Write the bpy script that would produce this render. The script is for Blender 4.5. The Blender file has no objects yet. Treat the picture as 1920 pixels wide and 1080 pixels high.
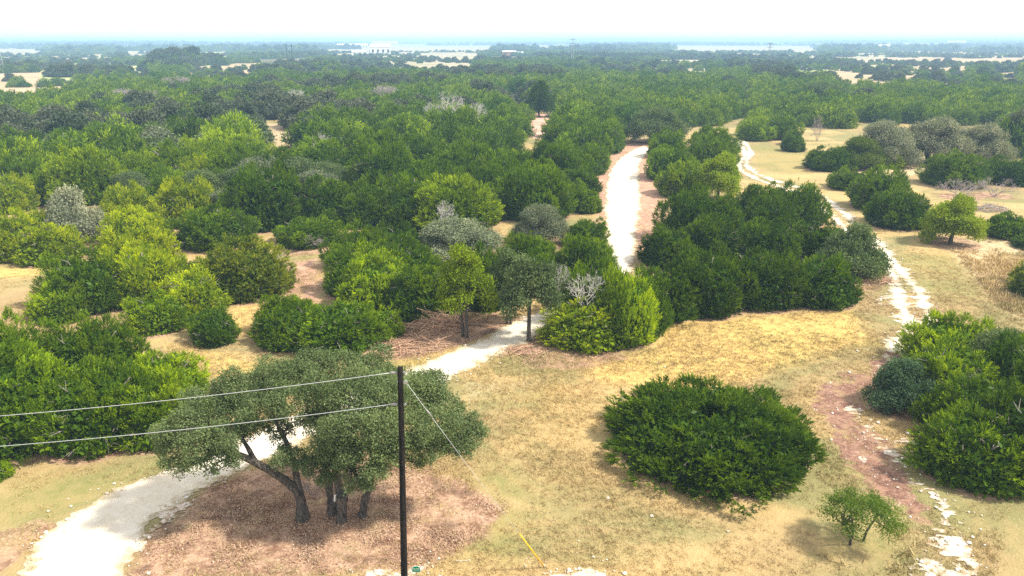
import bpy, math, random
import numpy as np

# ------------------------------------------------------------------ scene, camera, light
C = bpy.context.scene
COL = C.collection
SUN_EL, SUN_AZ = math.radians(50), math.radians(100)      # azimuth clockwise from +Y (the view direction)
SKY_STRENGTH, SUN_STRENGTH, EXPOSURE = 0.10, 4.9, 0.62
HAZE_DENSITY = 5.0e-4

CAM_H, FPX, HORIZON = 18.0, 1400.0, 76.0                   # metres, focal length in photo pixels, horizon row
PITCH = math.atan((540 - HORIZON) / FPX)
cam_d = bpy.data.cameras.new('camera')
cam = bpy.data.objects.new('camera', cam_d); COL.objects.link(cam)
cam.location = (0, 0, CAM_H); cam.rotation_euler = (math.pi / 2 - PITCH, 0, 0)
cam_d.sensor_width = 36; cam_d.lens = FPX / 1920 * 36
cam_d.clip_start = 0.5; cam_d.clip_end = 40000
C.camera = cam

W = bpy.data.worlds.new('World'); C.world = W; W.use_nodes = True
nt = W.node_tree; nt.nodes.clear()
sky = nt.nodes.new('ShaderNodeTexSky'); sky.sky_type = 'NISHITA'; sky.sun_disc = False
sky.sun_elevation = SUN_EL; sky.sun_rotation = SUN_AZ; sky.dust_density = 2.0; sky.air_density = 1.0
bg = nt.nodes.new('ShaderNodeBackground'); bg.inputs[1].default_value = SKY_STRENGTH
hs = nt.nodes.new('ShaderNodeMixRGB'); hs.blend_type = 'MIX'; hs.inputs[0].default_value = 0.66   # thin white cloud veil
hs.inputs[2].default_value = (11.4, 11.3, 11.1, 1)
out = nt.nodes.new('ShaderNodeOutputWorld')
nt.links.new(sky.outputs[0], hs.inputs[1]); nt.links.new(hs.outputs[0], bg.inputs[0]); nt.links.new(bg.outputs[0], out.inputs[0])

sun_d = bpy.data.lights.new('sun', 'SUN'); sun_d.energy = SUN_STRENGTH; sun_d.angle = math.radians(4)
sun_d.color = (1.0, 0.93, 0.80)
sun = bpy.data.objects.new('sun', sun_d); COL.objects.link(sun)
sun.rotation_euler = (math.pi / 2 - SUN_EL, 0, math.pi - SUN_AZ)
vs = C.view_settings
C.display_settings.display_device = 'sRGB'
vs.view_transform = 'Standard'; vs.look = 'None'; vs.exposure = EXPOSURE; vs.gamma = 1; vs.use_curve_mapping = False
C.render.engine = 'CYCLES'
cy = C.cycles
cy.use_denoising = False
try: cy.denoiser = 'OPENIMAGEDENOISE'
except Exception: pass
cy.max_bounces = 5; cy.diffuse_bounces = 3; cy.glossy_bounces = 1; cy.transmission_bounces = 3; cy.transparent_max_bounces = 4
cy.volume_bounces = 1; cy.sample_clamp_indirect = 4
cy.use_adaptive_sampling = False

RNG = np.random.default_rng(7)
random.seed(7)

# ------------------------------------------------------------------ noise, terrain, projection
_perm = np.random.default_rng(3).random((256, 256))
def vnoise(x, y):
    x = np.asarray(x, float); y = np.asarray(y, float)
    xi = np.floor(x).astype(int); yi = np.floor(y).astype(int)
    u = x - xi; v = y - yi; u = u * u * (3 - 2 * u); v = v * v * (3 - 2 * v)
    a = _perm[xi % 256, yi % 256]; b = _perm[(xi + 1) % 256, yi % 256]
    c = _perm[xi % 256, (yi + 1) % 256]; d = _perm[(xi + 1) % 256, (yi + 1) % 256]
    return (a * (1 - u) + b * u) * (1 - v) + (c * (1 - u) + d * u) * v
def fbm(x, y, n=4):
    s = 0; a = .5; t = 0
    for k in range(n):
        s = s + a * vnoise(np.asarray(x) * 2 ** k + 17.3 * k, np.asarray(y) * 2 ** k + 5.1 * k); t += a; a *= .55
    return s / t                                          # 0..1
def height(x, y):
    x = np.asarray(x, float); y = np.asarray(y, float)
    r = np.hypot(x, y)
    z = 0.5 * (fbm(x / 26 + 9, y / 26 + 4, 2) - .5) * np.clip(1.4 - r / 220, .25, 1)
    far = np.clip((r - 350) / 900, 0, 1)
    z = z + far * (2.4 * (fbm(x / 420 + 3, y / 420 + 8, 2) - .55))
    # low ridges under the horizon
    ang = np.degrees(np.arctan2(x, y))
    ridge = np.exp(-((r - 6500) / 1700) ** 2)
    z = z + ridge * np.where(np.abs(ang) < 90, 3 + 15 * np.exp(-((ang - 30) / 9) ** 2) + 11 * np.exp(-((ang + 33) / 12) ** 2) + 9 * (fbm(ang / 3 + 50, r / 3000, 3) - .5), 3)
    z = z + np.exp(-((r - 3600) / 700) ** 2) * np.clip(8 * np.exp(-((ang - 26) / 10) ** 2) + 6 * np.exp(-((ang + 24) / 8) ** 2), 0, 12)
    return z
CP, SP = math.cos(PITCH), math.sin(PITCH)
def ray(px, py):
    a = (px - 960) / FPX; b = (540 - py) / FPX
    return np.array([a, CP + b * SP, -SP + b * CP])
def at(px, py, z=None):                                    # the ground point under a photo pixel
    d = ray(px, py)
    zz = 0.0 if z is None else z
    for k in range(5):
        t = (zz - CAM_H) / d[2]; p = np.array([0, 0, CAM_H]) + t * d
        if z is not None: break
        zz = float(height(p[0], p[1]))
    p[2] = zz
    return p
def on_plane(px, py, Y):                                   # the point of a pixel's ray at a given distance Y
    d = ray(px, py); t = Y / d[1]
    return np.array([t * d[0], Y, CAM_H + t * d[2]])
def project(x, y, z):
    z = np.asarray(z, float) - CAM_H
    dep = y * CP - z * SP; up = y * SP + z * CP
    dep = np.maximum(dep, 1e-3)
    return 960 + FPX * x / dep, 540 - FPX * up / dep
def depth_of(p): return p[1] * CP - (p[2] - CAM_H) * SP

# ------------------------------------------------------------------ materials
def M(name):
    m = bpy.data.materials.new(name); m.use_nodes = True
    t = m.node_tree; t.nodes.clear()
    o = t.nodes.new('ShaderNodeOutputMaterial')
    return m, t, o
def N(t, typ, **kw):
    n = t.nodes.new('ShaderNode' + typ)
    for k, v in kw.items(): setattr(n, k, v)
    return n
def rgb(c): return (c[0], c[1], c[2], 1)
def mixc(t, f, a, b, blend='MIX'):
    n = N(t, 'MixRGB', blend_type=blend)
    for i, v in ((0, f), (1, a), (2, b)):
        if hasattr(v, 'is_output'): t.links.new(v, n.inputs[i])
        elif i == 0: n.inputs[0].default_value = v
        else: n.inputs[i].default_value = rgb(v)
    return n.outputs[0]
def noise(t, scale, detail=4, vec=None, rough=.6, dist=0):
    n = N(t, 'TexNoise'); n.inputs['Scale'].default_value = scale; n.inputs['Detail'].default_value = detail
    n.inputs['Roughness'].default_value = rough; n.inputs['Distortion'].default_value = dist
    if vec is not None: t.links.new(vec, n.inputs['Vector'])
    return n.outputs[0]
def ramp(t, v, a, b):
    n = N(t, 'MapRange'); n.interpolation_type = 'SMOOTHSTEP'
    n.inputs[1].default_value = a; n.inputs[2].default_value = b
    t.links.new(v, n.inputs[0]); return n.outputs[0]
def math_(t, op, a, b):
    n = N(t, 'Math', operation=op)
    for i, v in ((0, a), (1, b)):
        if hasattr(v, 'is_output'): t.links.new(v, n.inputs[i])
        else: n.inputs[i].default_value = v
    return n.outputs[0]
def principled(t, o, col, rough=.9, spec=.2, normal=None):
    p = N(t, 'BsdfPrincipled'); p.inputs['Roughness'].default_value = rough
    p.inputs['Specular IOR Level'].default_value = spec
    if hasattr(col, 'is_output'): t.links.new(col, p.inputs['Base Color'])
    else: p.inputs['Base Color'].default_value = rgb(col)
    if normal is not None: t.links.new(normal, p.inputs['Normal'])
    t.links.new(p.outputs[0], o.inputs[0]); return p
def bump(t, h, strength, dist):
    b = N(t, 'Bump'); b.inputs['Strength'].default_value = strength; b.inputs['Distance'].default_value = dist
    t.links.new(h, b.inputs['Height']); return b.outputs[0]
def attr(t, name):
    return N(t, 'Attribute', attribute_name=name).outputs['Fac']
def pos(t): return N(t, 'NewGeometry').outputs['Position']
def sep(t, v):
    s = N(t, 'SeparateXYZ'); t.links.new(v, s.inputs[0]); return s.outputs

def leaf_material(name, vary, transl=.3, own=None):
    """Leaf colour = the object's own colour, varied per tree and per tuft."""
    m, t, o = M(name)
    oi = N(t, 'ObjectInfo')
    base = oi.outputs['Color'] if own is None else None
    if own is not None:
        base = mixc(t, oi.outputs['Random'], own[0], own[1])
    tint = attr(t, 'tint')
    yg = mixc(t, 1.0, base, vary, 'MULTIPLY')                # young growth: a lighter, yellower green of the same plant
    c = mixc(t, tint, base, yg)
    n = N(t, 'MixRGB', blend_type='MULTIPLY'); n.inputs[0].default_value = 1
    t.links.new(c, n.inputs[1])
    nz = noise(t, .45, 3, pos(t))
    br = mixc(t, nz, (.62, .66, .62), (1.40, 1.34, 1.30)); t.links.new(br, n.inputs[2])
    d = N(t, 'BsdfDiffuse'); tr = N(t, 'BsdfTranslucent'); mx = N(t, 'MixShader'); mx.inputs[0].default_value = transl
    gl = N(t, 'BsdfGlossy'); gl.inputs['Roughness'].default_value = .45; gl.inputs['Color'].default_value = (.8, .8, .8, 1)
    t.links.new(n.outputs[0], d.inputs[0])
    tc = mixc(t, 1.0, n.outputs[0], (1.5, 1.45, .6), 'MULTIPLY'); t.links.new(tc, tr.inputs[0])
    t.links.new(d.outputs[0], mx.inputs[1]); t.links.new(tr.outputs[0], mx.inputs[2])
    m2 = N(t, 'MixShader'); m2.inputs[0].default_value = .006
    t.links.new(mx.outputs[0], m2.inputs[1]); t.links.new(gl.outputs[0], m2.inputs[2])
    t.links.new(m2.outputs[0], o.inputs[0])
    return m
MAT = {}
MAT['juniper'] = leaf_material('juniper_leaves', (3.7, 2.75, 1.2))
MAT['oak'] = leaf_material('oak_leaves', (2.3, 2.05, 2.0), .22)
MAT['decid'] = leaf_material('broad_leaves', (1.6, 1.35, 1.1), .4)
MAT['wood_j'] = leaf_material('wood_juniper_leaves', (3.0, 2.3, 1.2), .3, ((.034, .086, .008), (.098, .168, .012)))
MAT['wood_o'] = leaf_material('wood_oak_leaves', (1.7, 1.6, 1.5), .22, ((.06, .085, .045), (.10, .115, .075)))

def bark(name, c1, c2):
    m, t, o = M(name); p = pos(t)
    mp = N(t, 'Mapping'); mp.inputs['Scale'].default_value = (9, 9, 2.2); t.links.new(p, mp.inputs[0])
    n = noise(t, 1.6, 6, mp.outputs[0], .7)
    c = mixc(t, ramp(t, n, .35, .65), c1, c2)
    principled(t, o, c, .95, .1, bump(t, n, .8, .05)); return m
MAT['oak_bark'] = bark('oak_bark', (.035, .029, .026), (.15, .13, .11))
MAT['juniper_bark'] = bark('juniper_bark', (.13, .105, .09), (.36, .32, .28))
MAT['dead_wood'] = bark('dead_wood', (.36, .33, .30), (.62, .59, .55))
MAT['grey_twigs'] = bark('grey_twigs', (.24, .20, .195), (.42, .36, .35))
MAT['slash'] = bark('slash_wood', (.30, .15, .085), (.62, .44, .31))
MAT['pole'] = bark('pole_wood', (.007, .006, .006), (.026, .021, .018))

def flat(name, col, rough=.6, spec=.3, metal=0):
    m, t, o = M(name); n = noise(t, 14, 4, N(t, 'TexCoord').outputs['Object'])
    c = mixc(t, ramp(t, n, .3, .7), tuple(v * .85 for v in col), col)
    p = principled(t, o, c, rough, spec); p.inputs['Metallic'].default_value = metal; return m
MAT['wire'] = flat('aluminium_wire', (.62, .64, .67), .5, .5, .3)
MAT['steel'] = flat('galvanised_steel', (.42, .43, .45), .5, .5, .6)
MAT['yellow'] = flat('yellow_plastic', (.80, .48, .02), .45)
MAT['green_sheet'] = flat('green_reflective_sheet', (.0, .26, .12), .4)
MAT['white_paint'] = flat('white_paint', (.82, .82, .80), .5)
MAT['stake'] = flat('sign_stake', (.62, .42, .22), .8)
MAT['porcelain'] = flat('grey_insulator', (.30, .29, .28), .3)
MAT['white_wall'] = flat('white_metal_wall', (.80, .78, .74), .6)
MAT['orange_wall'] = flat('rusty_metal_wall', (.50, .25, .12), .7)
MAT['roof'] = flat('pale_roof', (.72, .72, .72), .4)
MAT['glass'] = flat('dark_window', (.03, .035, .04), .1, .5)
MAT['brass'] = flat('dark_insulator', (.05, .05, .06), .3)

def grass_colour(t):
    """Dry mown grass: straw, tan and dull green in patches. World positions, so tufts match the ground under them."""
    p = pos(t)
    big = noise(t, .035, 4, p, .6, .4); mid = noise(t, .22, 5, p, .62, .5); fine = noise(t, 1.9, 5, p, .7); grain = noise(t, 9, 3, p, .7)
    c = mixc(t, ramp(t, mid, .36, .66), (.385, .285, .142), (.300, .215, .108))
    c = mixc(t, math_(t, 'MULTIPLY', ramp(t, big, .42, .60), .75), c, (.50, .355, .155))
    g = math_(t, 'MULTIPLY', ramp(t, noise(t, .11, 5, p, .65, .8), .43, .62), .92)
    c = mixc(t, g, c, (.212, .203, .085))
    c = mixc(t, math_(t, 'MULTIPLY', ramp(t, fine, .44, .70), .42), c, (.24, .18, .08))
    c = mixc(t, math_(t, 'MULTIPLY', ramp(t, grain, .52, .72), .32), c, (.58, .45, .25))
    return c, fine, grain, mid, p
m, t, o = M('dry_grass_ground')
c, fine, grain, mid, p = grass_colour(t)
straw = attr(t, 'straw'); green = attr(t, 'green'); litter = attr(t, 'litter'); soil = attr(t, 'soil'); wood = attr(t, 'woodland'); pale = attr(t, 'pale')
edge = noise(t, .9, 6, p, .7, .6)
def mask(a, lo=.25, hi=.6):
    return ramp(t, math_(t, 'ADD', a, math_(t, 'MULTIPLY', math_(t, 'SUBTRACT', edge, .5), .9)), lo, hi)
c = mixc(t, math_(t, 'MULTIPLY', mask(straw, .2, .9), .75), c, mixc(t, ramp(t, fine, .4, .65), (.66, .47, .15), (.50, .33, .11)))  # yellow grass patches, partly sunlight put into the grass colour
c = mixc(t, math_(t, 'MULTIPLY', mask(pale, .2, .8), .8), c, mixc(t, ramp(t, fine, .35, .65), (.62, .50, .33), (.40, .29, .16)))
c = mixc(t, math_(t, 'MULTIPLY', mask(green, .25, 1.0), .6), c, mixc(t, ramp(t, fine, .4, .6), (.20, .20, .065), (.30, .25, .10)))
lit_c = mixc(t, ramp(t, noise(t, 1.2, 6, p, .72, .3), .38, .62), (.20, .11, .07), (.44, .285, .19))
lit_c = mixc(t, math_(t, 'MULTIPLY', ramp(t, noise(t, .33, 5, p, .7, .6), .50, .66), .55), lit_c, c)
lit_c = mixc(t, math_(t, 'MULTIPLY', ramp(t, grain, .50, .66), .6), lit_c, (.58, .42, .29))
lit_c = mixc(t, math_(t, 'MULTIPLY', ramp(t, noise(t, .5, 4, p), .55, .7), .7), lit_c, (.12, .075, .05))
c = mixc(t, mask(litter), c, lit_c)
so_c = mixc(t, ramp(t, noise(t, .8, 5, p, .7), .35, .65), (.36, .20, .14), (.48, .30, .20))
so_c = mixc(t, math_(t, 'MULTIPLY', ramp(t, grain, .58, .7), .8), so_c, (.70, .62, .52))
c = mixc(t, mask(soil), c, so_c)
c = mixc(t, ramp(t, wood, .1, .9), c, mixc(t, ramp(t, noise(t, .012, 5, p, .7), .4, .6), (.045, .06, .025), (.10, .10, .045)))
hgt = math_(t, 'ADD', math_(t, 'MULTIPLY', fine, .6), math_(t, 'MULTIPLY', grain, .5))
principled(t, o, c, .95, .1, bump(t, hgt, .9, .12)); MAT['ground'] = m

m, t, o = M('dry_grass_tufts'); c, fine, grain, mid, p = grass_colour(t)
oi = N(t, 'ObjectInfo')
c = mixc(t, math_(t, 'MULTIPLY', oi.outputs['Random'], .55), c, (.62, .47, .22))
principled(t, o, c, .9, .15); MAT['tuft'] = m

def worn_edge(t, c, grass, width, p):
    """Thin gravel at a sheet's border lets grass and soil through."""
    e = math_(t, 'ADD', attr(t, 'worn'), math_(t, 'MULTIPLY', math_(t, 'SUBTRACT', noise(t, 2.4, 6, p, .75, .5), .5), width * 2.2))
    return mixc(t, ramp(t, e, 0, width), grass, c)
m, t, o = M('white_caliche_gravel'); g_, _, _, _, p = grass_colour(t)
c = mixc(t, ramp(t, noise(t, .30, 5, p, .7, .8), .36, .66), (.72, .655, .55), (.64, .555, .43))
n1 = noise(t, 5, 6, p, .75)
c = mixc(t, math_(t, 'MULTIPLY', ramp(t, n1, .50, .72), .55), c, (.50, .42, .32))
c = mixc(t, math_(t, 'MULTIPLY', ramp(t, noise(t, 16, 3, p, .7), .55, .7), .6), c, (.80, .77, .71))
wn = attr(t, 'worn')
mid_ = math_(t, 'MULTIPLY', ramp(t, math_(t, 'ADD', wn, math_(t, 'MULTIPLY', math_(t, 'SUBTRACT', noise(t, .7, 4, p), .5), .9)), 1.35, 1.8), ramp(t, noise(t, 1.1, 5, p, .7), .40, .62))
c = mixc(t, math_(t, 'MULTIPLY', mid_, .55), c, (.50, .42, .30))
c = worn_edge(t, c, mixc(t, .45, g_, (.52, .42, .31)), .55, p)
principled(t, o, c, .9, .2, bump(t, n1, .8, .06)); MAT['caliche'] = m

m, t, o = M('bare_limestone'); g_, _, _, _, p = grass_colour(t)
n1 = noise(t, 3.2, 6, p, .75, .4)
c = mixc(t, ramp(t, n1, .4, .68), (.74, .69, .62), (.50, .39, .29))
c = mixc(t, math_(t, 'MULTIPLY', ramp(t, noise(t, 1.7, 6, p, .75, .5), .46, .62), .85), c, (.44, .30, .20))
c = worn_edge(t, c, mixc(t, .35, g_, (.48, .35, .23)), .34, p)
principled(t, o, c, .9, .2, bump(t, n1, 1, .08)); MAT['limestone'] = m

m, t, o = M('brown_soil_track'); g_, _, _, _, p = grass_colour(t)
n1 = noise(t, 1.6, 6, p, .7, .8)
c = mixc(t, ramp(t, n1, .36, .64), (.150, .075, .055), (.30, .17, .118))
c = mixc(t, math_(t, 'MULTIPLY', ramp(t, noise(t, 10, 4, p, .7), .52, .68), .6), c, (.50, .39, .30))
c = mixc(t, math_(t, 'MULTIPLY', ramp(t, noise(t, .55, 5, p, .65), .50, .62), .45), c, (.34, .255, .13))
c = mixc(t, math_(t, 'MULTIPLY', ramp(t, noise(t, 1.3, 6, p, .75, .6), .60, .68), .9), c, (.66, .58, .49))
c = worn_edge(t, c, g_, .40, p)
principled(t, o, c, .95, .1, bump(t, n1, 1, .10)); MAT['soil'] = m

m, t, o = M('fallen_leaves'); oi = N(t, 'ObjectInfo')
c = mixc(t, oi.outputs['Random'], (.22, .115, .07), (.56, .41, .29)); principled(t, o, c, .9, .1); MAT['leaf_litter'] = m
m, t, o = M('limestone_pebble'); oi = N(t, 'ObjectInfo')
c = mixc(t, oi.outputs['Random'], (.78, .74, .67), (.50, .41, .32)); principled(t, o, c, .9, .1); MAT['pebble'] = m

def field_mat(name, a, b):
    m, t, o = M(name); p = pos(t)
    c = mixc(t, ramp(t, noise(t, .02, 6, p, .7), .35, .65), a, b); principled(t, o, c, .95, .1); return m
MAT['field_tan'] = field_mat('tan_field', (.46, .33, .21), (.34, .27, .15))
MAT['field_green'] = field_mat('green_field', (.30, .34, .13), (.40, .38, .17))
MAT['field_pale'] = field_mat('pale_field', (.42, .35, .23), (.29, .26, .15))

# ------------------------------------------------------------------ mesh helpers
def mesh_np(name, v, faces_idx, sizes, mat, smooth=False, attrs=None):
    me = bpy.data.meshes.new(name)
    v = np.asarray(v, np.float32); faces_idx = np.asarray(faces_idx, np.int32).ravel(); sizes = np.asarray(sizes, np.int32)
    me.vertices.add(len(v)); me.vertices.foreach_set('co', v.ravel())
    me.loops.add(len(faces_idx)); me.loops.foreach_set('vertex_index', faces_idx)
    me.polygons.add(len(sizes))
    st = np.concatenate([[0], np.cumsum(sizes)[:-1]]).astype(np.int32)
    me.polygons.foreach_set('loop_start', st)
    me.polygons.foreach_set('use_smooth', np.full(len(sizes), smooth))
    for k, a in (attrs or {}).items():
        at_ = me.attributes.new(k, 'FLOAT', 'POINT'); at_.data.foreach_set('value', np.asarray(a, np.float32))
    me.update(calc_edges=True); me.validate()
    me.materials.append(mat)
    return me
class MB:
    def __init__(s): s.v = []; s.f = []
    def add(s, v, f):
        b = len(s.v); s.v += [tuple(map(float, x)) for x in v]; s.f += [tuple(i + b for i in q) for q in f]
    def box(s, c, d, rot=None):
        c = np.array(c, float); v = np.array([[x, y, z] for x in (-.5, .5) for y in (-.5, .5) for z in (-.5, .5)]) * np.array(d)
        if rot is not None: v = v @ np.array(rot).T
        s.add(v + c, [(0, 1, 3, 2), (4, 6, 7, 5), (0, 4, 5, 1), (2, 3, 7, 6), (0, 2, 6, 4), (1, 5, 7, 3)])
    def tube(s, pts, rad, n=6, cap=True):
        pts = np.asarray(pts, float); rad = np.broadcast_to(np.asarray(rad, float), (len(pts),))
        tan = np.gradient(pts, axis=0); tan /= np.linalg.norm(tan, axis=1)[:, None] + 1e-9
        ref = np.array([0.3, .9, .1]) if abs(tan[0][2]) > .8 else np.array([0, 0, 1.])
        V = []
        for p, d, r in zip(pts, tan, rad):
            u = np.cross(d, ref); u /= np.linalg.norm(u) + 1e-9; w = np.cross(d, u)
            for k in range(n):
                a = 2 * math.pi * k / n; V.append(p + r * (math.cos(a) * u + math.sin(a) * w))
        F = []
        for i in range(len(pts) - 1):
            for k in range(n):
                k2 = (k + 1) % n; F.append((i * n + k, i * n + k2, (i + 1) * n + k2, (i + 1) * n + k))
        if cap: F.append(tuple(range(n))[::-1]); F.append(tuple((len(pts) - 1) * n + k for k in range(n)))
        s.add(V, F)
    def mesh(s, name, mat, smooth=False):
        me = bpy.data.meshes.new(name); me.from_pydata(s.v, [], s.f); me.update()
        if smooth: me.polygons.foreach_set('use_smooth', [True] * len(me.polygons))
        me.materials.append(mat); return me
def link(name, me, parent=None, loc=None):
    o = bpy.data.objects.new(name, me); COL.objects.link(o)
    if parent is not None: o.parent = parent
    if loc is not None: o.location = loc
    return o
def tag(o, label=None, cat=None, group=None, kind=None):
    if label: o['label'] = label
    if cat: o['category'] = cat
    if group: o['group'] = group
    if kind: o['kind'] = kind
    return o
def empty(name, loc, label, cat, group=None):
    o = bpy.data.objects.new(name, None); COL.objects.link(o); o.location = loc; o.empty_display_size = .5
    return tag(o, label, cat, group)
def norm(a): return a / (np.linalg.norm(a, axis=-1, keepdims=True) + 1e-9)

# signed distance (positive inside) to a polygon; distance to a polyline
def poly_sd(X, Y, P):
    P = np.asarray(P, float)[:, :2]; d = np.full(X.shape, 1e9); ins = np.zeros(X.shape, bool)
    for i in range(len(P)):
        a, b = P[i], P[(i + 1) % len(P)]; e = b - a
        wx, wy = X - a[0], Y - a[1]
        tt = np.clip((wx * e[0] + wy * e[1]) / (e @ e + 1e-12), 0, 1)
        d = np.minimum(d, np.hypot(wx - tt * e[0], wy - tt * e[1]))
        cond = ((a[1] <= Y) & (b[1] > Y)) | ((b[1] <= Y) & (a[1] > Y))
        xi = a[0] + (Y - a[1]) / (b[1] - a[1] + 1e-12) * e[0]
        ins ^= cond & (X < xi)
    return np.where(ins, d, -d)
def line_d(X, Y, P):
    P = np.asarray(P, float)[:, :2]; d = np.full(np.shape(X), 1e9)
    for a, b in zip(P[:-1], P[1:]):
        e = b - a; wx, wy = X - a[0], Y - a[1]
        tt = np.clip((wx * e[0] + wy * e[1]) / (e @ e + 1e-12), 0, 1)
        d = np.minimum(d, np.hypot(wx - tt * e[0], wy - tt * e[1]))
    return d
def G(*pp): return np.array([at(*q) for q in pp])
def smooth_line(P, n=8):
    P = np.asarray(P, float); Q = np.vstack([2 * P[0] - P[1], P, 2 * P[-1] - P[-2]]); out_ = []
    for i in range(1, len(Q) - 2):
        p0, p1, p2, p3 = Q[i - 1:i + 3]
        for k in range(n):
            s = k / n
            out_.append(.5 * ((2 * p1) + (p2 - p0) * s + (2 * p0 - 5 * p1 + 4 * p2 - p3) * s * s + (3 * p1 - p0 - 3 * p2 + p3) * s ** 3))
    out_.append(P[-1]); return np.array(out_)

def contour_sheet(name, F, bbox, step, mat, lift, label=None):
    """A ground-hugging sheet wherever the field F(x, y) is positive (marching squares), so its edge is ragged geometry."""
    x0, x1, y0, y1 = bbox
    xs = np.arange(x0, x1 + step, step); ys = np.arange(y0, y1 + step, step)
    X, Y = np.meshgrid(xs, ys, indexing='ij'); f = F(X, Y); pos_ = f > 0
    cellany = pos_[:-1, :-1] | pos_[1:, :-1] | pos_[:-1, 1:] | pos_[1:, 1:]
    verts = []; vid = {}; faces = []
    def vert(key, x, y):
        k = vid.get(key)
        if k is None: k = len(verts); vid[key] = k; verts.append((x, y))
        return k
    for i, j in zip(*np.nonzero(cellany)):
        cs = ((i, j), (i + 1, j), (i + 1, j + 1), (i, j + 1)); poly = []
        for k in range(4):
            a, b = cs[k], cs[(k + 1) % 4]; fa, fb = f[a], f[b]
            if fa > 0: poly.append(vert(a, xs[a[0]], ys[a[1]]))
            if (fa > 0) != (fb > 0):
                s = fa / (fa - fb)
                key = (a, b) if a < b else (b, a)
                poly.append(vert(key, xs[a[0]] + s * (xs[b[0]] - xs[a[0]]), ys[a[1]] + s * (ys[b[1]] - ys[a[1]])))
        if len(poly) >= 3: faces.append(poly)
    v = np.array(verts); z = height(v[:, 0], v[:, 1]) + lift * (.35 + .0045 * np.hypot(v[:, 0], v[:, 1])); fv = np.clip(F(v[:, 0], v[:, 1]), 0, 3)
    me = mesh_np(name, np.c_[v, z], np.concatenate([np.array(q) for q in faces]), [len(q) for q in faces], mat, True, {'worn': fv})
    o = link(name, me); return tag(o, label, None, None, 'structure')

# ------------------------------------------------------------------ roads and bare patches (pixel outlines laid on the ground)
road_l = [(-40, 1160), (27, 1085), (60, 1020), (123, 970), (213, 920), (300, 887), (400, 845), (520, 790), (640, 740), (740, 703), (800, 680), (887, 643), (940, 615), (990, 593), (1040, 572), (1090, 545), (1128, 515), (1138, 488), (1135, 440), (1133, 380), (1140, 330), (1160, 300), (1180, 284), (1205, 274)]
road_r = [(160, 1160), (230, 1085), (263, 1020), (297, 970), (370, 920), (443, 887), (520, 852), (620, 805), (720, 762), (790, 732), (827, 717), (887, 687), (957, 657), (1000, 635), (1060, 606), (1120, 580), (1165, 545), (1182, 508), (1190, 480), (1192, 440), (1202, 380), (1197, 330), (1203, 302), (1215, 286), (1232, 279)]
RL = smooth_line(G(*road_l), 4); RR = smooth_line(G(*road_r), 4)
ROAD = np.vstack([RL, RR[::-1]])
def f_road(X, Y):
    return poly_sd(X, Y, ROAD) + .75 * (fbm(X * .8, Y * .8, 4) - .5) + .75 * (fbm(X * 3, Y * 6, 3) - .5)
gravel_road = contour_sheet('gravel_road', f_road, (ROAD[:, 0].min() - 1, ROAD[:, 0].max() + 1, max(12, ROAD[:, 1].min() - 1), ROAD[:, 1].max() + 2), .13, MAT['caliche'], .035,
    'bright white gravel road curving past the oak and up into the wood')

trk_a = G((1380, 262), (1398, 288), (1385, 312), (1424, 338), (1508, 366), (1550, 398), (1600, 440), (1640, 470), (1652, 493), (1677, 520), (1685, 553), (1693, 577), (1703, 600), (1700, 623), (1683, 643), (1660, 668))
trk_b = G((1392, 262), (1408, 286), (1400, 310), (1440, 335), (1530, 362), (1580, 398), (1620, 435), (1656, 465), (1667, 483), (1693, 513), (1723, 547), (1733, 570), (1742, 600), (1730, 627), (1710, 650), (1695, 675))
TA, TB = smooth_line(trk_a), smooth_line(trk_b)
def f_track(X, Y):
    d = np.minimum(line_d(X, Y, TA), line_d(X, Y, TB))
    w = .50 + 1.1 * (fbm(X * .5 + 40, Y * .5, 3) - .48)
    return w - d + .9 * (fbm(X * 1.8 + 7, Y * 1.8, 4) - .5) + 1.3 * (fbm(X * 1.6, Y * 6, 3) - .5)
both = np.vstack([TA, TB])
contour_sheet('track', f_track, (both[:, 0].min() - 2, both[:, 0].max() + 2, both[:, 1].min() - 2, both[:, 1].max() + 2), .14, MAT['caliche'], .035,
    'pair of broken white wheel ruts bending across the dry grass')

SOIL = G((1690, 655), (1640, 685), (1600, 700), (1552, 722), (1540, 757), (1549, 793), (1567, 830), (1588, 870), (1611, 900), (1663, 927), (1690, 960), (1715, 1000), (1760, 1000), (1745, 947), (1715, 905), (1690, 868), (1650, 830), (1622, 787), (1633, 740), (1668, 700), (1705, 670))
def f_soil(X, Y):
    rut = .5 * np.sin((X * .83 + Y * .55) * 2.6)
    return poly_sd(X, Y, SOIL) + 2.0 * (fbm(X * .7 + 3, Y * .7, 4) - .40) + 1.0 * (fbm(X * 2.5, Y * 3.5, 3) - .5) + .3 * rut
contour_sheet('dirt_track', f_soil, (SOIL[:, 0].min() - 1, SOIL[:, 0].max() + 1, SOIL[:, 1].min() - 1, SOIL[:, 1].max() + 1), .12, MAT['soil'], .03,
    'reddish brown rutted soil between two bush clumps')

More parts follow.
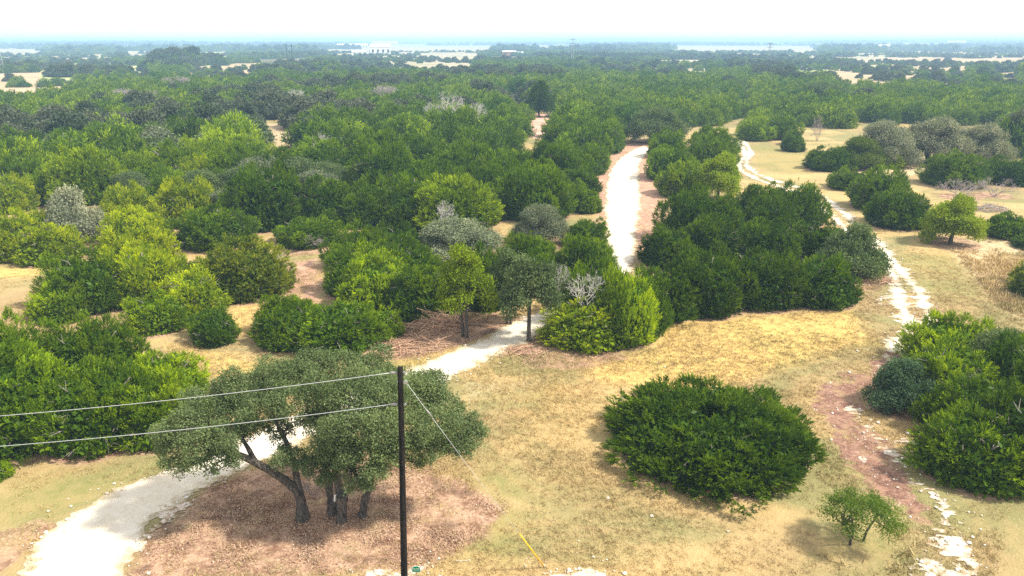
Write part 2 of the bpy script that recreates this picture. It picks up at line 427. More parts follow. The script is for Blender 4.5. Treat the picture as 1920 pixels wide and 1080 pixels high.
LIME = [G((1722, 905), (1760, 935), (1800, 965), (1815, 1010), (1850, 1055), (1850, 1110), (1690, 1110), (1715, 1060), (1742, 1020), (1732, 985), (1752, 965), (1718, 925)),
        G((1598, 778), (1640, 780), (1640, 806), (1602, 806)), G((1656, 818), (1735, 822), (1738, 880), (1716, 880), (1700, 838), (1656, 832)),
        G((1005, 1062), (1085, 1056), (1150, 1068), (1120, 1110), (995, 1110)),
        G((655, 1070), (720, 1056), (790, 1050), (868, 1052), (800, 1074), (760, 1110), (640, 1110)),
        G((1630, 552), (1670, 548), (1678, 570), (1640, 572)), G((300, 960), (345, 940), (390, 935), (330, 975), (270, 1020), (262, 1000)), G((1030, 628), (1010, 640), (965, 665), (985, 668))]
LRUT = smooth_line(G((1597, 765), (1625, 800), (1660, 840), (1690, 870), (1722, 908), (1757, 940), (1800, 978)))
def f_lime(X, Y):
    f = np.full(X.shape, -9.)
    for k, P in enumerate(LIME):
        s = poly_sd(X, Y, P)
        f = np.maximum(f, np.minimum(s, .55))
    f = np.maximum(f, np.minimum(.36 - line_d(X, Y, LRUT), .30) + .12)
    return f - .36 + 1.3 * (fbm(X * 1.2, Y * 2.2, 3) - .5) + 1.5 * (fbm(X * 3.2, Y * 8, 3) - .5) - np.where(f < -.6, 5, 0)
allL = np.vstack(LIME)
contour_sheet('limestone_patches', f_lime, (allL[:, 0].min() - 1, allL[:, 0].max() + 1, max(14, allL[:, 1].min() - 1), allL[:, 1].max() + 1), .07, MAT['limestone'], .042,
    'bare white limestone showing through thin grass')

CLEAR = G((992, 214), (1040, 214), (1030, 262), (988, 262))
def f_clear(X, Y): return poly_sd(X, Y, CLEAR) + 6 * (fbm(X * .25, Y * .25, 4) - .5)
MAT['pink'] = field_mat('pink_rubble', (.62, .42, .34), (.42, .24, .17))
contour_sheet('rocky_clearing', f_clear, (CLEAR[:, 0].min() - 4, CLEAR[:, 0].max() + 4, CLEAR[:, 1].min() - 4, CLEAR[:, 1].max() + 4), .5, MAT['pink'], .06,
    'bare pinkish rubble clearing among trees')
GAP = G((480, 232), (548, 232), (552, 276), (476, 276))
def f_gap(X, Y): return poly_sd(X, Y, GAP) + 3 * (fbm(X * .25, Y * .25, 4) - .5)
contour_sheet('grass_clearing', f_gap, (GAP[:, 0].min() - 3, GAP[:, 0].max() + 3, GAP[:, 1].min() - 3, GAP[:, 1].max() + 3), .5, MAT['field_tan'], .05,
    'small tan clearing inside the dense wood')

# ------------------------------------------------------------------ far fields: (x0, x1, top row, bottom row, material, label)
FIELDS = [(-260, 205, 127, 143, 'field_tan', 'wide tan field along the far edge of the wood'),
          (150, 335, 115, 124, 'field_green', 'yellow green field behind the dark clump of trees'),
          (-200, 56, 115, 124, 'field_green', 'strip of green field beside the dark tree clump'),
          (195, 285, 101, 109, 'field_pale', 'long pale field below the bluish woods'), (130, 172, 102, 107, 'field_pale', 'short pale field strip in distant woods'),
          (40, 165, 90, 97, 'field_pale', 'pale field high up under the horizon'), (305, 385, 94, 99, 'field_pale', 'thin pale field under the distant ridge'),
          (410, 480, 97, 106, 'field_green', 'faint greenish field beside dark oaks'), (405, 530, 117, 129, 'field_tan', 'tan field dotted with small trees'),
          (600, 645, 116, 124, 'field_tan', 'small tan field before the bluish wood'), (640, 705, 93, 98, 'field_pale', 'pale field around distant white sheds'),
          (690, 900, 98, 108, 'field_pale', 'broad whitish field with a white shed'), (660, 900, 115, 120, 'field_pale', 'broken pale strip in the bluish wood'),
          (1110, 1290, 113, 124, 'field_pale', 'speckled pale field with scattered trees'), (1270, 1495, 99, 106, 'field_pale', 'very long pale field in the distance'),
          (1540, 1600, 98, 107, 'field_pale', 'pale field stub beside the longest field'), (1600, 1840, 96, 109, 'field_tan', 'broad tan hillside field with scattered trees'),
          (1855, 2000, 99, 108, 'field_pale', 'pale field beside the dark bluish grove'), (1440, 1505, 115, 122, 'field_green', 'light green meadow at the wood edge'),
          (1505, 1745, 117, 137, 'field_tan', 'tan and green meadow with many small trees'), (1780, 1840, 117, 130, 'field_tan', 'little tan field before the bluish grove'),
          (700, 930, 86, 91, 'field_pale', 'palest field just under the horizon'), (1230, 1480, 86, 91, 'field_pale', 'palest strip under the flat horizon')]
def Dground(y, z=0.0): return (CAM_H - z) / math.tan(PITCH + math.atan((y - 540) / FPX))
FR = []
for (xa, xb, ya, yb, mt, lab) in FIELDS:
    d1 = Dground(ya); d0 = Dground(yb, 6.0)
    FR.append((math.atan((xa - 960) / FPX / CP), math.atan((xb - 960) / FPX / CP), min(d0, d1 * .85), d1))
def in_field(X, Y, grow=0):
    a = np.arctan2(X, Y); r = np.hypot(X, Y); res = np.zeros(np.shape(X), bool)
    wob = (fbm(X / 60, Y / 60, 3) - .5)
    for (a0, a1, d0, d1) in FR:
        res |= (a > a0 + wob * .02) & (a < a1 + wob * .02) & (r > d0 * (1 + .1 * wob)) & (r < d1 * (1 + .25 * wob))
    return res
for (a0, a1, d0, d1), F_ in zip(FR, FIELDS):
    na, nr = 24, 8
    A, Rr = np.meshgrid(np.linspace(a0, a1, na), np.linspace(d0 * .98, d1 * 1.03, nr), indexing='ij')
    wob = fbm(A * 60, Rr / 80, 3) - .5
    Rr = Rr + wob * (d1 - d0) * .25
    X, Y = Rr * np.sin(A), Rr * np.cos(A); Z = height(X, Y) + .25 + d1 * 1e-4
    v = np.stack([X, Y, Z], -1).reshape(-1, 3)
    idx = [(i * nr + j, (i + 1) * nr + j, (i + 1) * nr + j + 1, i * nr + j + 1) for i in range(na - 1) for j in range(nr - 1)]
    me = mesh_np('field', v, idx, [4] * len(idx), MAT[F_[4]], True)
    tag(link('field', me), F_[5], None, None, 'structure')

# ------------------------------------------------------------------ foliage builders
def tufts(P, D, rng, blades, length, width, spread, tint):
    """Pointed sprays of thin blades at points P fanned about directions D."""
    n = len(P); k = blades
    P2 = np.repeat(P, k, 0); D2 = np.repeat(D, k, 0)
    dirs = norm(D2 + rng.normal(0, spread, (n * k, 3)))
    L = length * rng.uniform(.6, 1.35, (n * k, 1)); Wd = width * rng.uniform(.7, 1.3, (n * k, 1))
    side = norm(np.cross(dirs, rng.normal(0, 1, (n * k, 3))))
    b = P2 + rng.normal(0, length * .15, (n * k, 3))
    v = np.stack([b - side * Wd * .5 + dirs * L * .25, b - dirs * L * .15, b + side * Wd * .5 + dirs * L * .25, b + dirs * L], 1).reshape(-1, 3)
    return v, np.repeat(np.repeat(tint, k), 4)
def leaf_quads(P, rng, k, rad, size, tint, D=None):
    n = len(P); c = np.repeat(P, k, 0) + rng.normal(0, rad, (n * k, 3))
    u = norm(rng.normal(0, 1, (n * k, 3)) + (0 if D is None else np.repeat(D, k, 0) * .6)); w = norm(np.cross(u, rng.normal(0, 1, (n * k, 3))))
    s = size * rng.uniform(.6, 1.3, (n * k, 1))
    v = np.stack([c - u * s * .6, c + w * s * .33, c + u * s * .6, c - w * s * .33], 1).reshape(-1, 3)
    return v, np.repeat(np.repeat(tint, k), 4)
def quad_mesh(name, v, tint, mat):
    n = len(v) // 4
    return mesh_np(name, v, np.arange(n * 4), np.full(n, 4), mat, False, {'tint': tint})

def juniper_crown(seed, R, H, dens=16, blades=9, length=.46, core=900, mat='juniper', nl=None, lobe=(.15, .27), thick=.30, asym_=1.0):
    """A dome of uneven lobes; every lobe carries plume-like branchlets with short blades along them."""
    rng = np.random.default_rng(seed)
    nl = nl or int(26 + R * 13)
    az = np.arange(nl) * 2.39996 + rng.uniform(-.5, .5, nl); u = rng.uniform(0.0, 1, nl) ** .85
    u[::3] = rng.uniform(0, .10, len(u[::3]))               # a skirt down to the ground
    a1, a2 = rng.uniform(.05, .16, 2) * asym_; ex_ = rng.uniform(1.5, 2.8) if asym_ > .5 else 2.1; ph = rng.uniform(0, 6.28, 3)
    asym = 1 + a1 * np.sin(az * 2 + ph[0]) + a2 * np.sin(az * 3 + ph[1])
    def prof(u): return np.sqrt(np.clip(1 - np.clip((u - .20) / .82, 0, 1) ** ex_, 0, 1)) * np.where(u < .20, .84 + .16 * u / .20, 1)
    cr = R * prof(u) * asym * rng.uniform(.58, .93, nl)
    cr[::3] *= .84
    cz = H * (.07 + .76 * u) * (1 + .06 * rng.normal(0, 1, nl))
    Cn = np.c_[cr * np.cos(az), cr * np.sin(az), cz]
    S = R * rng.uniform(lobe[0], lobe[1], nl); S[::3] *= .88
    tx, ty = rng.normal(0, R * .12, 2)
    Cn = np.vstack([Cn, [[tx, ty, H * .74], [R * .2, 0, H * .6], [-R * .2, R * .1, H * .62]]]); S = np.r_[S, R * .24, R * .26, R * .26]
    Sz = S * rng.uniform(1.0, 1.5, len(S))
    Ps, Ds, Ts = [], [], []
    for c, s, sz in zip(Cn, S, Sz):
        n = int(dens * 4 * math.pi * s * s) + 3
        d = norm(rng.normal(0, 1, (n, 3)))
        rr = rng.uniform(.55, 1.0, (n, 1)) ** .6
        taper = np.where(d[:, 2:3] > 0, 1 - .40 * d[:, 2:3], 1)
        Ps.append(c + d * rr * np.c_[s * taper, s * taper, np.full((n, 1), sz)]); Ds.append(d); Ts.append(np.full(n, rng.random()))
    P = np.vstack(Ps); D = np.vstack(Ds); T = np.concatenate(Ts)
    q = np.zeros(len(P), int)
    for c, s, sz in zip(Cn, S, Sz):
        e = (P - c) / np.array([s, s, sz]); q += ((e ** 2).sum(1) < .42)
    rad = np.hypot(P[:, 0], P[:, 1]) / (R * prof(np.clip(P[:, 2] / H, 0, 1)) + .3)
    keep = (q < 1) & (P[:, 2] > .02 * H) & (rad > .42)
    gap = fbm(P[:, 0] * 1.3 + seed, P[:, 1] * 1.3 + P[:, 2] * 1.6, 3)
    keep &= (gap > .43) | (rng.random(len(P)) < .22) | (P[:, 2] < .30 * H)
    keep &= (rad < .93) | (P[:, 2] > .16 * H)
    P, D, T = P[keep], D[keep], T[keep]; n = len(P)
    out_ = norm(P - np.array([0, 0, H * .30]))
    axis = norm(.40 * D + .45 * out_ + np.array([0, 0, .50]) + rng.normal(0, .26, (n, 3)))
    L = length * rng.uniform(.6, 1.3, (n, 1))
    patch = fbm(P[:, 0] * .8 + seed * 3.1, P[:, 1] * .8 + P[:, 2] * .9, 3)
    tint = np.clip(.75 * rng.random(n) ** 2.2 + .30 * T + 1.3 * (patch - .54), 0, 1)
    k = blades
    tt = np.tile((np.arange(k) + .5) / k, n)[:, None]; A2 = np.repeat(axis, k, 0); L2 = np.repeat(L, k, 0)
    perp = norm(np.cross(A2, rng.normal(0, 1, (n * k, 3))))
    dirs = norm(A2 * .8 + perp * (.75 * (1.15 - tt)))
    bl = L2 * (.58 - .22 * tt) * rng.uniform(.7, 1.3, (n * k, 1)); wd = bl * thick
    b = np.repeat(P, k, 0) + A2 * L2 * (tt * 1.0 - .2)
    side = norm(np.cross(dirs, rng.normal(0, 1, (n * k, 3))))
    v = np.stack([b - dirs * bl * .1, b + side * wd * .5 + dirs * bl * .4, b + dirs * bl, b - side * wd * .5 + dirs * bl * .4], 1).reshape(-1, 3)
    tv = np.repeat(np.clip(np.repeat(tint, k) * (.55 + .9 * tt[:, 0]), 0, 1), 4)   # young growth at the plume tips
    rx = np.percentile(np.abs(v[:, :2]), 98.8); v[:, :2] *= R / rx; v[:, 2] = np.where(v[:, 2] > 0, v[:, 2] * H / np.percentile(v[:, 2], 99.6), v[:, 2] * .3)
    kc = core; az = rng.uniform(0, 2 * math.pi, kc); uu = rng.uniform(.02, .88, kc)
    rad = R * prof(uu) * rng.uniform(.15, 1, kc) ** .6 * np.where(uu < .3, .92, .80)
    vc, tc = leaf_quads(np.c_[rad * np.cos(az), rad * np.sin(az), H * .80 * uu], rng, 5, .14, min(.26, R * .11), np.zeros(kc))
    return quad_mesh('juniper_crown', np.vstack([v, vc]), np.r_[tv, tc], MAT[mat])
def juniper_trunk(seed, R, H, n=5, rad=.10, twigs=14):
    rng = np.random.default_rng(seed + 99); b = MB()
    for k in range(n):
        a = rng.uniform(0, 6.28); e = np.array([math.cos(a), math.sin(a), 0]); r = R * rng.uniform(.25, .6); h = H * rng.uniform(.5, .8)
        p0 = e * rng.uniform(.0, .25); b.tube([p0 + [0, 0, -.15], p0 + e * r * .25 + [0, 0, h * .35], p0 + e * r * .6 + [0, 0, h * .75], p0 + e * r + [0, 0, h]], [rad * 1.3, rad, rad * .7, rad * .3], 6)
    for k in range(twigs):                                  # bare grey twigs at the crown's face
        a = rng.uniform(0, 6.28); u = rng.uniform(.15, .85); rr = R * math.sqrt(max(0.02, 1 - u * u))
        e = np.array([math.cos(a), math.sin(a), 0]); p = e * rr * .55 + [0, 0, H * u * .8]
        q = e * rr * rng.uniform(.92, 1.04) + [0, 0, H * u * rng.uniform(.86, 1.04)] + rng.normal(0, .15, 3)
        b.tube([p, (p + q) / 2 + rng.normal(0, .12, 3), q], [.035, .028, .012], 4)
        b.tube([(p + q) / 2, q + rng.normal(0, .3, 3)], [.022, .008], 4)
    return b.mesh('juniper_trunk', MAT['juniper_bark'])

def oak_lobes_crown(lobes, seed, dens=22, k=7, size=.12, rad=.13, mat='oak', under=.35, name='oak_crown'):
    """lobes: rows of x, y, z, r - rounded leaf billows, thinner underneath."""
    rng = np.random.default_rng(seed); Ps, Ds = [], []
    for (x, y, z, r) in lobes:
        n = int(dens * 4 * math.pi * r * r); d = norm(rng.normal(0, 1, (n, 3)))
        d = d[rng.random(len(d)) < np.where(d[:, 2] < -.1, under, 1)]
        rr = rng.uniform(.35, 1.05, (len(d), 1)) ** .55
        bumpy = .80 + .42 * fbm(d[:, 0] * 2.3 + x * 3, d[:, 1] * 2.3 + d[:, 2] * 2 + y, 3)[:, None]
        Ps.append(np.array([x, y, z]) + d * rr * r * bumpy * np.array([1, 1, .78])); Ds.append(d)
    P = np.vstack(Ps); D = np.vstack(Ds)
    patch = fbm(P[:, 0] * .9 + seed, P[:, 1] * .9 + P[:, 2], 3)
    tint = np.clip(.35 * rng.random(len(P)) ** 2 + 1.3 * (patch - .47), 0, 1)
    v, tt = leaf_quads(P, rng, k, rad, size, tint, D)
    return quad_mesh(name, v, tt, MAT[mat])
def limb_path(a, b, rng, droop=.1):
    a, b = np.array(a, float), np.array(b, float); L = np.linalg.norm(b - a)
    m1 = a * .67 + b * .33 + rng.normal(0, L * .07, 3) + [0, 0, L * droop]; m2 = a * .33 + b * .67 + rng.normal(0, L * .07, 3) + [0, 0, L * droop]
    return smooth_line([a, m1, m2, b], 3)
def oak_tree_meshes(seed, R, H, trunk_h=.35, nl=26, stems=2, mat='oak', lobe=(.22, .34), dens=22, k=7, size=.12, bark_='oak_bark', low=.35, flat_=1.0, rad=.13, spread=.35, hang=True, tk=1.0):
    rng = np.random.default_rng(seed); L = []
    for i in range(nl):
        a = i * 2.399 + rng.uniform(-.4, .4); q = math.sqrt((i + .5) / nl)
        rr = R * .80 * q; s = R * rng.uniform(*lobe)
        z = H * (low + (1 - low) * (1 - q ** 2.2) * flat_) - s * .75 + rng.normal(0, .05 * H)
        if hang and i % 3 == 2: z = H * (low + .18 * rng.random())
        L.append((rr * math.cos(a), rr * math.sin(a), max(z, s * .7), s))
    b = MB(); tops = []
    for k_ in range(stems):
        a = rng.uniform(0, 6.28) + k_ * 6.28 / stems; e = np.array([math.cos(a), math.sin(a), 0]) * (spread * R * .35 if stems > 1 else .04 * R)
        top = e * 2.1 + [0, 0, H * trunk_h * 1.25]; r0 = .055 * R * tk * (1.2 if stems == 1 else .9)
        b.tube(smooth_line([e * .8 + [0, 0, -.2], e + [0, 0, H * trunk_h * .5], top], 3), np.linspace(r0 * 1.25, r0 * .75, 7), 7); tops.append(top)
    for (x, y, z, s) in L:
        t0 = min(tops, key=lambda p: np.hypot(p[0] - x, p[1] - y))
        b.tube(limb_path(t0, (x, y, z + s * .2), rng, .08), np.linspace(.028 * R, .008 * R, 10), 5)
    return oak_lobes_crown(L, seed + 1, dens, k, size, rad, mat), b.mesh('trunk', MAT[bark_], True)

def bare_tree_mesh(seed, R, H, mat, depth=5, stems=4, r0=.07, twig=.55, trunk=.2, lift=0.0):
    rng = np.random.default_rng(seed); b = MB()
    def grow(p, d, L, r, lev):
        q = p + d * L; m = (p + q) / 2 + rng.normal(0, L * .08, 3)
        b.tube([p, m, q], [r, r * .85, r * .62], 5 if lev > 2 else 4, False)
        if lev <= 0: return
        for k in range(2 if rng.random() < twig else 3):
            nd = norm(d * np.array([1, 1, .9]) + rng.normal(0, .48, 3) + np.array([0, 0, .10])); nd *= np.array([R / H * .9 if R > H else 1, R / H * .9 if R > H else 1, 1]); nd = norm(nd)
            grow(q, nd, L * rng.uniform(.6, .85), max(r * .62, .010), lev - 1)
    for s in range(stems):
        a = 6.28 * s / stems + rng.uniform(-.4, .4); e = np.array([math.cos(a) * R, math.sin(a) * R, H * 1.1]) * .5
        d = norm(e) if stems > 1 else np.array([0.1, 0, 1.]); L0 = math.hypot(R, H) * .30
        if trunk: grow(np.array([0, 0, -.1 if not lift else 0.]) + norm(e) * .05, d, L0, r0, depth - 1)
    v = np.array(b.v); sc = np.array([R / np.abs(v[:, 0]).max(), R / np.abs(v[:, 1]).max(), H / v[:, 2].max()]); sc = np.clip(sc, .5, 2); b.v = [tuple(q) for q in v * sc + [0, 0, lift]]
    if lift: b.tube([(0.1, 0, -.2), (.05, .06, lift * .5), (0, 0, lift + .1)], [r0 * 2.2, r0 * 1.8, r0 * 1.5], 6)
    return b.mesh('branches', MAT[mat])

# ------------------------------------------------------------------ prototypes (mesh data shared by the copies)
PROTO = {}
def proto(kind, R, H, crown, trunk): PROTO.setdefault(kind, []).append((R, H, crown, trunk))
for s in range(5): proto('juniper_l', 3.8, 4.4, juniper_crown(10 + s, 3.8, 4.4, 27, 9, .38, 3000, thick=.28), juniper_trunk(10 + s, 3.8, 4.4, 6, .13, 26))
for s in range(3): proto('juniper_m', 2.4, 2.9, juniper_crown(30 + s, 2.4, 2.9, 36, 9, .33, 1800, thick=.28), juniper_trunk(30 + s, 2.4, 2.9, 5, .09, 16))
for s in range(2): proto('juniper_s', 1.3, 2.0, juniper_crown(50 + s, 1.3, 2.0, 70, 8, .24, 1000), juniper_trunk(50 + s, 1.3, 2.0, 4, .06, 8))
for s in range(4): proto('juniper_far', 3.6, 4.4, juniper_crown(70 + s, 3.6, 4.4, 7, 6, .70, 900, thick=.36), juniper_trunk(70 + s, 3.6, 4.4, 3, .13, 4))
for s in range(2): proto('oak_l', 4.6, 5.6, *oak_tree_meshes(90 + s, 4.6, 5.6, .28, 34, 3, dens=15, k=6, size=.17, rad=.18, low=.30))
for s in range(2): proto('oak_s', 2.2, 2.4, *oak_tree_meshes(100 + s, 2.2, 2.4, .15, 26, 3, dens=40, k=6, size=.12, rad=.11, low=.2))
proto('oak_far', 4.4, 5.6, *oak_tree_meshes(120, 4.4, 5.6, .3, 24, 1, dens=7, k=4, size=.42, rad=.28, low=.25))
proto('lollipop', 1.75, 4.6, *oak_tree_meshes(130, 1.75, 4.6, .42, 24, 1, dens=48, k=6, size=.12, rad=.12, low=.50, lobe=(.22, .36), flat_=.85, hang=False))
proto('lollipop', 1.75, 4.6, *oak_tree_meshes(131, 1.75, 4.6, .42, 22, 2, dens=44, k=6, size=.12, rad=.12, low=.46, lobe=(.22, .36), flat_=.9, spread=.5, hang=False))
proto('round', 3.1, 4.6, *oak_tree_meshes(140, 3.1, 4.6, .22, 34, 1, mat='decid', dens=26, k=6, size=.17, rad=.15, low=.30, lobe=(.20, .30), flat_=.95))
proto('mesquite', 1.45, 2.1, *oak_tree_meshes(150, 1.45, 2.1, .42, 32, 3, mat='decid', dens=62, k=7, size=.06, rad=.09, low=.66, lobe=(.13, .22), flat_=.9, spread=.7, hang=False, tk=.55))
for s in range(2): proto('dead', 2.0, 3.0, None, bare_tree_mesh(160 + s, 2.0, 3.0, 'dead_wood', 6, 4, .075))
for s in range(3): proto('snag', 2.6, 5.2, None, bare_tree_mesh(180 + s, 2.6, 3.4, 'dead_wood', 6, 5, .085, .45, lift=1.8))
for s in range(2): proto('bare_crown', 2.8, 5.0, None, bare_tree_mesh(190 + s, 2.8, 3.2, 'grey_twigs', 7, 7, .06, .3, lift=1.8))
for s in range(2): proto('bare_shrub', 2.6, 2.2, None, bare_tree_mesh(170 + s, 2.6, 2.2, 'grey_twigs', 6, 7, .05, .35))

COLR = {'dark': (.039, .084, .005), 'mid': (.060, .120, .006), 'bright': (.102, .180, .007), 'yellow': (.142, .214, .008), 'olive': (.078, .118, .013),  # yellow and bright on the left junipers put cloud-gap sunlight into leaf colour
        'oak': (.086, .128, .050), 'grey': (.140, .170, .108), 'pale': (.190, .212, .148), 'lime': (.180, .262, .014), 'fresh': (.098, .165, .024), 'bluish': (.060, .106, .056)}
TREES = []                                                  # (x, y, r) of every tree placed, for spacing and leaf litter
PLACED = []
LAST = {}
def place(kind, name, p, R, H, colour, label, cat, group=None, crown_name='crown', rot=None, variant=None):
    Ps = PROTO[kind]; i = random.randrange(len(Ps)) if variant is None else variant
    R0, H0, cm, tm = Ps[i]
    o = empty(name, p, label, cat, group)
    o.rotation_euler = (0, 0, random.uniform(0, 6.28) if rot is None else rot)
    o.scale = (R / R0, R / R0, H / H0)
    jit = 1 + random.uniform(-.12, .12)
    col = tuple(v * jit for v in COLR[colour]) + (1,)
    if tm is not None:
        t_ = link('branches' if cm is None else 'trunk', tm, o); t_.color = (1, 1, 1, 1)
    if cm is not None:
        c_ = link(crown_name, cm, o); c_.color = col; LAST[(kind, i)] = c_
    TREES.append((p[0], p[1], R)); PLACED.append((p[0], p[1], R, H))
    return o
def fit_dome(xl, xr, yt, yb):
    """Centre, radius and height of a crown from its outline in the photograph."""
    xc = (xl + xr) / 2; g = at(xc, yb); r = 1.0
    for k in range(6):
        Yc = g[1] + .90 * r; c = np.array([0, Yc, 0.]); dep = Yc * CP + CAM_H * SP
        r = (xr - xl) / 2 * dep / FPX
    X = (xc - 960) / FPX * (Yc * CP + (CAM_H - 1.0) * SP)
    top = on_plane(xc, yt, Yc + .45 * r)[2]
    z = float(height(X, Yc)); return np.array([X, Yc, z]), r * 1.02, max(top - z, .5)
def fit_trunk(xl, xr, yt, xb, yb):
    g = at(xb, yb); dep = depth_of(g); return g, (xr - xl) / 2 * dep / FPX, on_plane(xb, yt, g[1] + .15)[2] - g[2]
GR = {'juniper': 'junipers scattered on the dry grass', 'oak': 'grey green live oaks', 'dead': 'bleached dead trees'}

# (xl, xr, yt, yb, colour, label) read off the photograph
JUN = [(-130, 150, 606, 888, 'mid', 'big juniper cut by the frame edge behind the power lines, grey twigs showing'),
 (70, 300, 600, 868, 'mid', 'tall middle juniper of the large thicket behind the power lines'),
 (215, 388, 660, 850, 'bright', 'lighter juniper at the thicket end that the upper power line crosses'),
 (-50, 14, 862, 910, 'bright', 'scrap of bright bush at the frame edge above the gravel road'),
 (357, 443, 574, 655, 'dark', 'small round egg shaped juniper alone on dry grass'),
 (238, 350, 543, 632, 'bright', 'vivid green compact juniper next to the egg shaped one'),
 (62, 166, 518, 612, 'bright', 'low bright juniper at the outer foot of the mixed clump'),
 (90, 240, 462, 596, 'mid', 'dark juniper in the mixed clump, behind the low bright one'),
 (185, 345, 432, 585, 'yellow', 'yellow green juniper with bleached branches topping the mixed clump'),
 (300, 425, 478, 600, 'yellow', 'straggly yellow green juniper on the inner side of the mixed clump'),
 (367, 550, 440, 572, 'olive', 'broad olive juniper standing alone in front of the wood'),
 (515, 636, 402, 470, 'mid', 'flat topped juniper with bare grey stems below, in a brown clearing'),
 (328, 476, 380, 475, 'mid', 'rounded juniper at the wood edge above the broad olive one'),
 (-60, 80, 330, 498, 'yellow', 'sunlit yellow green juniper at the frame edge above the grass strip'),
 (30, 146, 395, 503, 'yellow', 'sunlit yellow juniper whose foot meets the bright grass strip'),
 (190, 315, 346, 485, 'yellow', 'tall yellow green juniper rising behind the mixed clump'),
 (480, 600, 552, 662, 'mid', 'juniper with a grey hollow, first of the pair above the big oak'),
 (545, 714, 556, 676, 'mid', 'wider juniper of the pair above the big oak'),
 (684, 756, 570, 642, 'bright', 'little juniper beside the heap of cut branches'),
 (605, 752, 418, 566, 'mid', 'juniper at the outer corner of the central thicket'),
 (636, 780, 460, 592, 'bright', 'bright topped juniper in the front row of the central thicket'),
 (715, 860, 466, 606, 'mid', 'dense juniper of the central thicket next to the bare trunked tree'),
 (940, 1065, 440, 560, 'mid', 'juniper behind the two trunked trees by the road'),
 (1045, 1155, 436, 530, 'mid', 'thicket juniper just before the upper road'),
 (1058, 1140, 356, 468, 'mid', 'upright juniper against the edge of the upper road'),
 (690, 800, 420, 520, 'dark', 'dark juniper in the second row of the central thicket'),
 (1022, 1192, 548, 666, 'yellow', 'yellow green juniper bush at the bend of the gravel road'),
 (1110, 1236, 500, 655, 'bright', 'taller juniper behind the yellow bush at the road bend'),
 (1070, 1180, 486, 628, 'mid', 'juniper between the yellow bush and the slender roadside oak'),
 (1146, 1250, 496, 640, 'mid', 'juniper wedged between the road bend bushes and the dark thicket'),
 (862, 968, 452, 588, 'dark', 'dark juniper filling the gap behind the two bare trunked trees'),
 (1040, 1128, 470, 606, 'mid', 'juniper closing the view of the road above the yellow bush'),
 (1172, 1310, 428, 608, 'dark', 'end juniper of the big dark thicket beside the road'),
 (1236, 1400, 405, 602, 'dark', 'second juniper of the big dark thicket, facing the open grass'),
 (1350, 1505, 412, 588, 'dark', 'third juniper of the big dark thicket, facing the open grass'),
 (1468, 1606, 418, 584, 'dark', 'last juniper of the big dark thicket, facing the wheel ruts'),
 (1236, 1392, 346, 470, 'dark', 'juniper in the back row of the big dark thicket'),
 (1370, 1500, 345, 460, 'dark', 'dark juniper in the back row of the big thicket'),
 (1440, 1548, 338, 430, 'mid', 'juniper at the rear corner of the thicket where the ruts vanish'),
 (1208, 1306, 238, 342, 'mid', 'tall juniper between the upper road and the ruts'),
 (1276, 1380, 236, 325, 'mid', 'rounded juniper next to the tall one between road and ruts'),
 (1230, 1326, 300, 374, 'bright', 'low juniper in front of the tall pair between road and ruts'),
 (1507, 1602, 272, 324, 'dark', 'dark low juniper on the open grass past the ruts'),
 (1552, 1640, 312, 360, 'mid', 'small juniper at the head of the row beside the ruts'),
 (1594, 1705, 308, 400, 'mid', 'middle juniper of the row beside the ruts'),
 (1626, 1742, 352, 434, 'dark', 'front juniper of the row beside the ruts'),
 (1640, 1700, 265, 318, 'lime', 'yellow green juniper in front of the large grey oaks'),
 (1733, 1850, 282, 356, 'mid', 'juniper before the grey oaks, above the leafless purple scrub'),
 (1830, 1960, 290, 352, 'dark', 'dark juniper beside the grey oaks at the frame edge'),
 (1848, 1930, 397, 452, 'dark', 'low dark bush near the grey log pile'),
 (1906, 2010, 436, 478, 'dark', 'dark bush cut by the frame edge below the log pile'),
 (1902, 1990, 486, 566, 'olive', 'olive bush cut by the frame edge on pale long grass'),
 (1694, 1872, 598, 780, 'bright', 'bright topped juniper of the clump at the brown track'),
 (1728, 1930, 712, 938, 'mid', 'large juniper of the clump nearest the limestone'),
 (1820, 2080, 640, 950, 'dark', 'dark juniper of the same clump cut by the frame edge'),
 (1466, 1512, 244, 286, 'dark', 'small juniper standing forward on the upper grass'),
 (1384, 1450, 214, 266, 'bright', 'bright juniper in the row closing the upper grass'),
 (1430, 1500, 216, 264, 'mid', 'second juniper in the row closing the upper grass'),
 (1010, 1100, 218, 290, 'mid', 'juniper beside the pink rubble clearing'),
 (1075, 1170, 216, 292, 'mid', 'juniper where the white road leaves the wood'),
 (1040, 1128, 286, 372, 'dark', 'dark juniper overhanging the far bend of the road')]
for (xl, xr, yt, yb, colr, lab) in JUN:
    c, R, H = fit_dome(xl, xr, yt, yb)
    kind = 'juniper_l' if R > 3.0 else ('juniper_m' if R > 1.8 else 'juniper_s')
    cap = R * random.uniform(1.15, 1.30) if R > 1.4 else R * 1.6
    if lab.startswith(('juniper between', 'juniper wedged', 'taller juniper', 'dark juniper filling', 'juniper closing')): H = min(H, 2.3 * R)
    elif H > cap * 1.12:                                      # what rises higher in the picture is a crown standing behind
        Hb = R * 1.2; Yb = c[1]
        for q in range(200):
            Yb += .1
            if on_plane((xl + xr) / 2, yt, Yb)[2] < Hb: break
        Xb = ((xl + xr) / 2 - 960) / FPX * (Yb * CP + (CAM_H - 1) * SP) + random.uniform(-.2, .2) * R
        if Yb - c[1] > R * .9:
            place(kind, 'juniper', np.array([Xb, Yb, float(height(Xb, Yb))]), R * .95, Hb, colr, 'rear crown behind the ' + lab.split(',')[0].replace('in the front row of the ', 'of the '), 'juniper', GR['juniper'])
            H = cap
        else: H = min(H, cap * 1.25)
    place(kind, 'juniper', c, R, H, colr, lab, 'juniper', GR['juniper'])
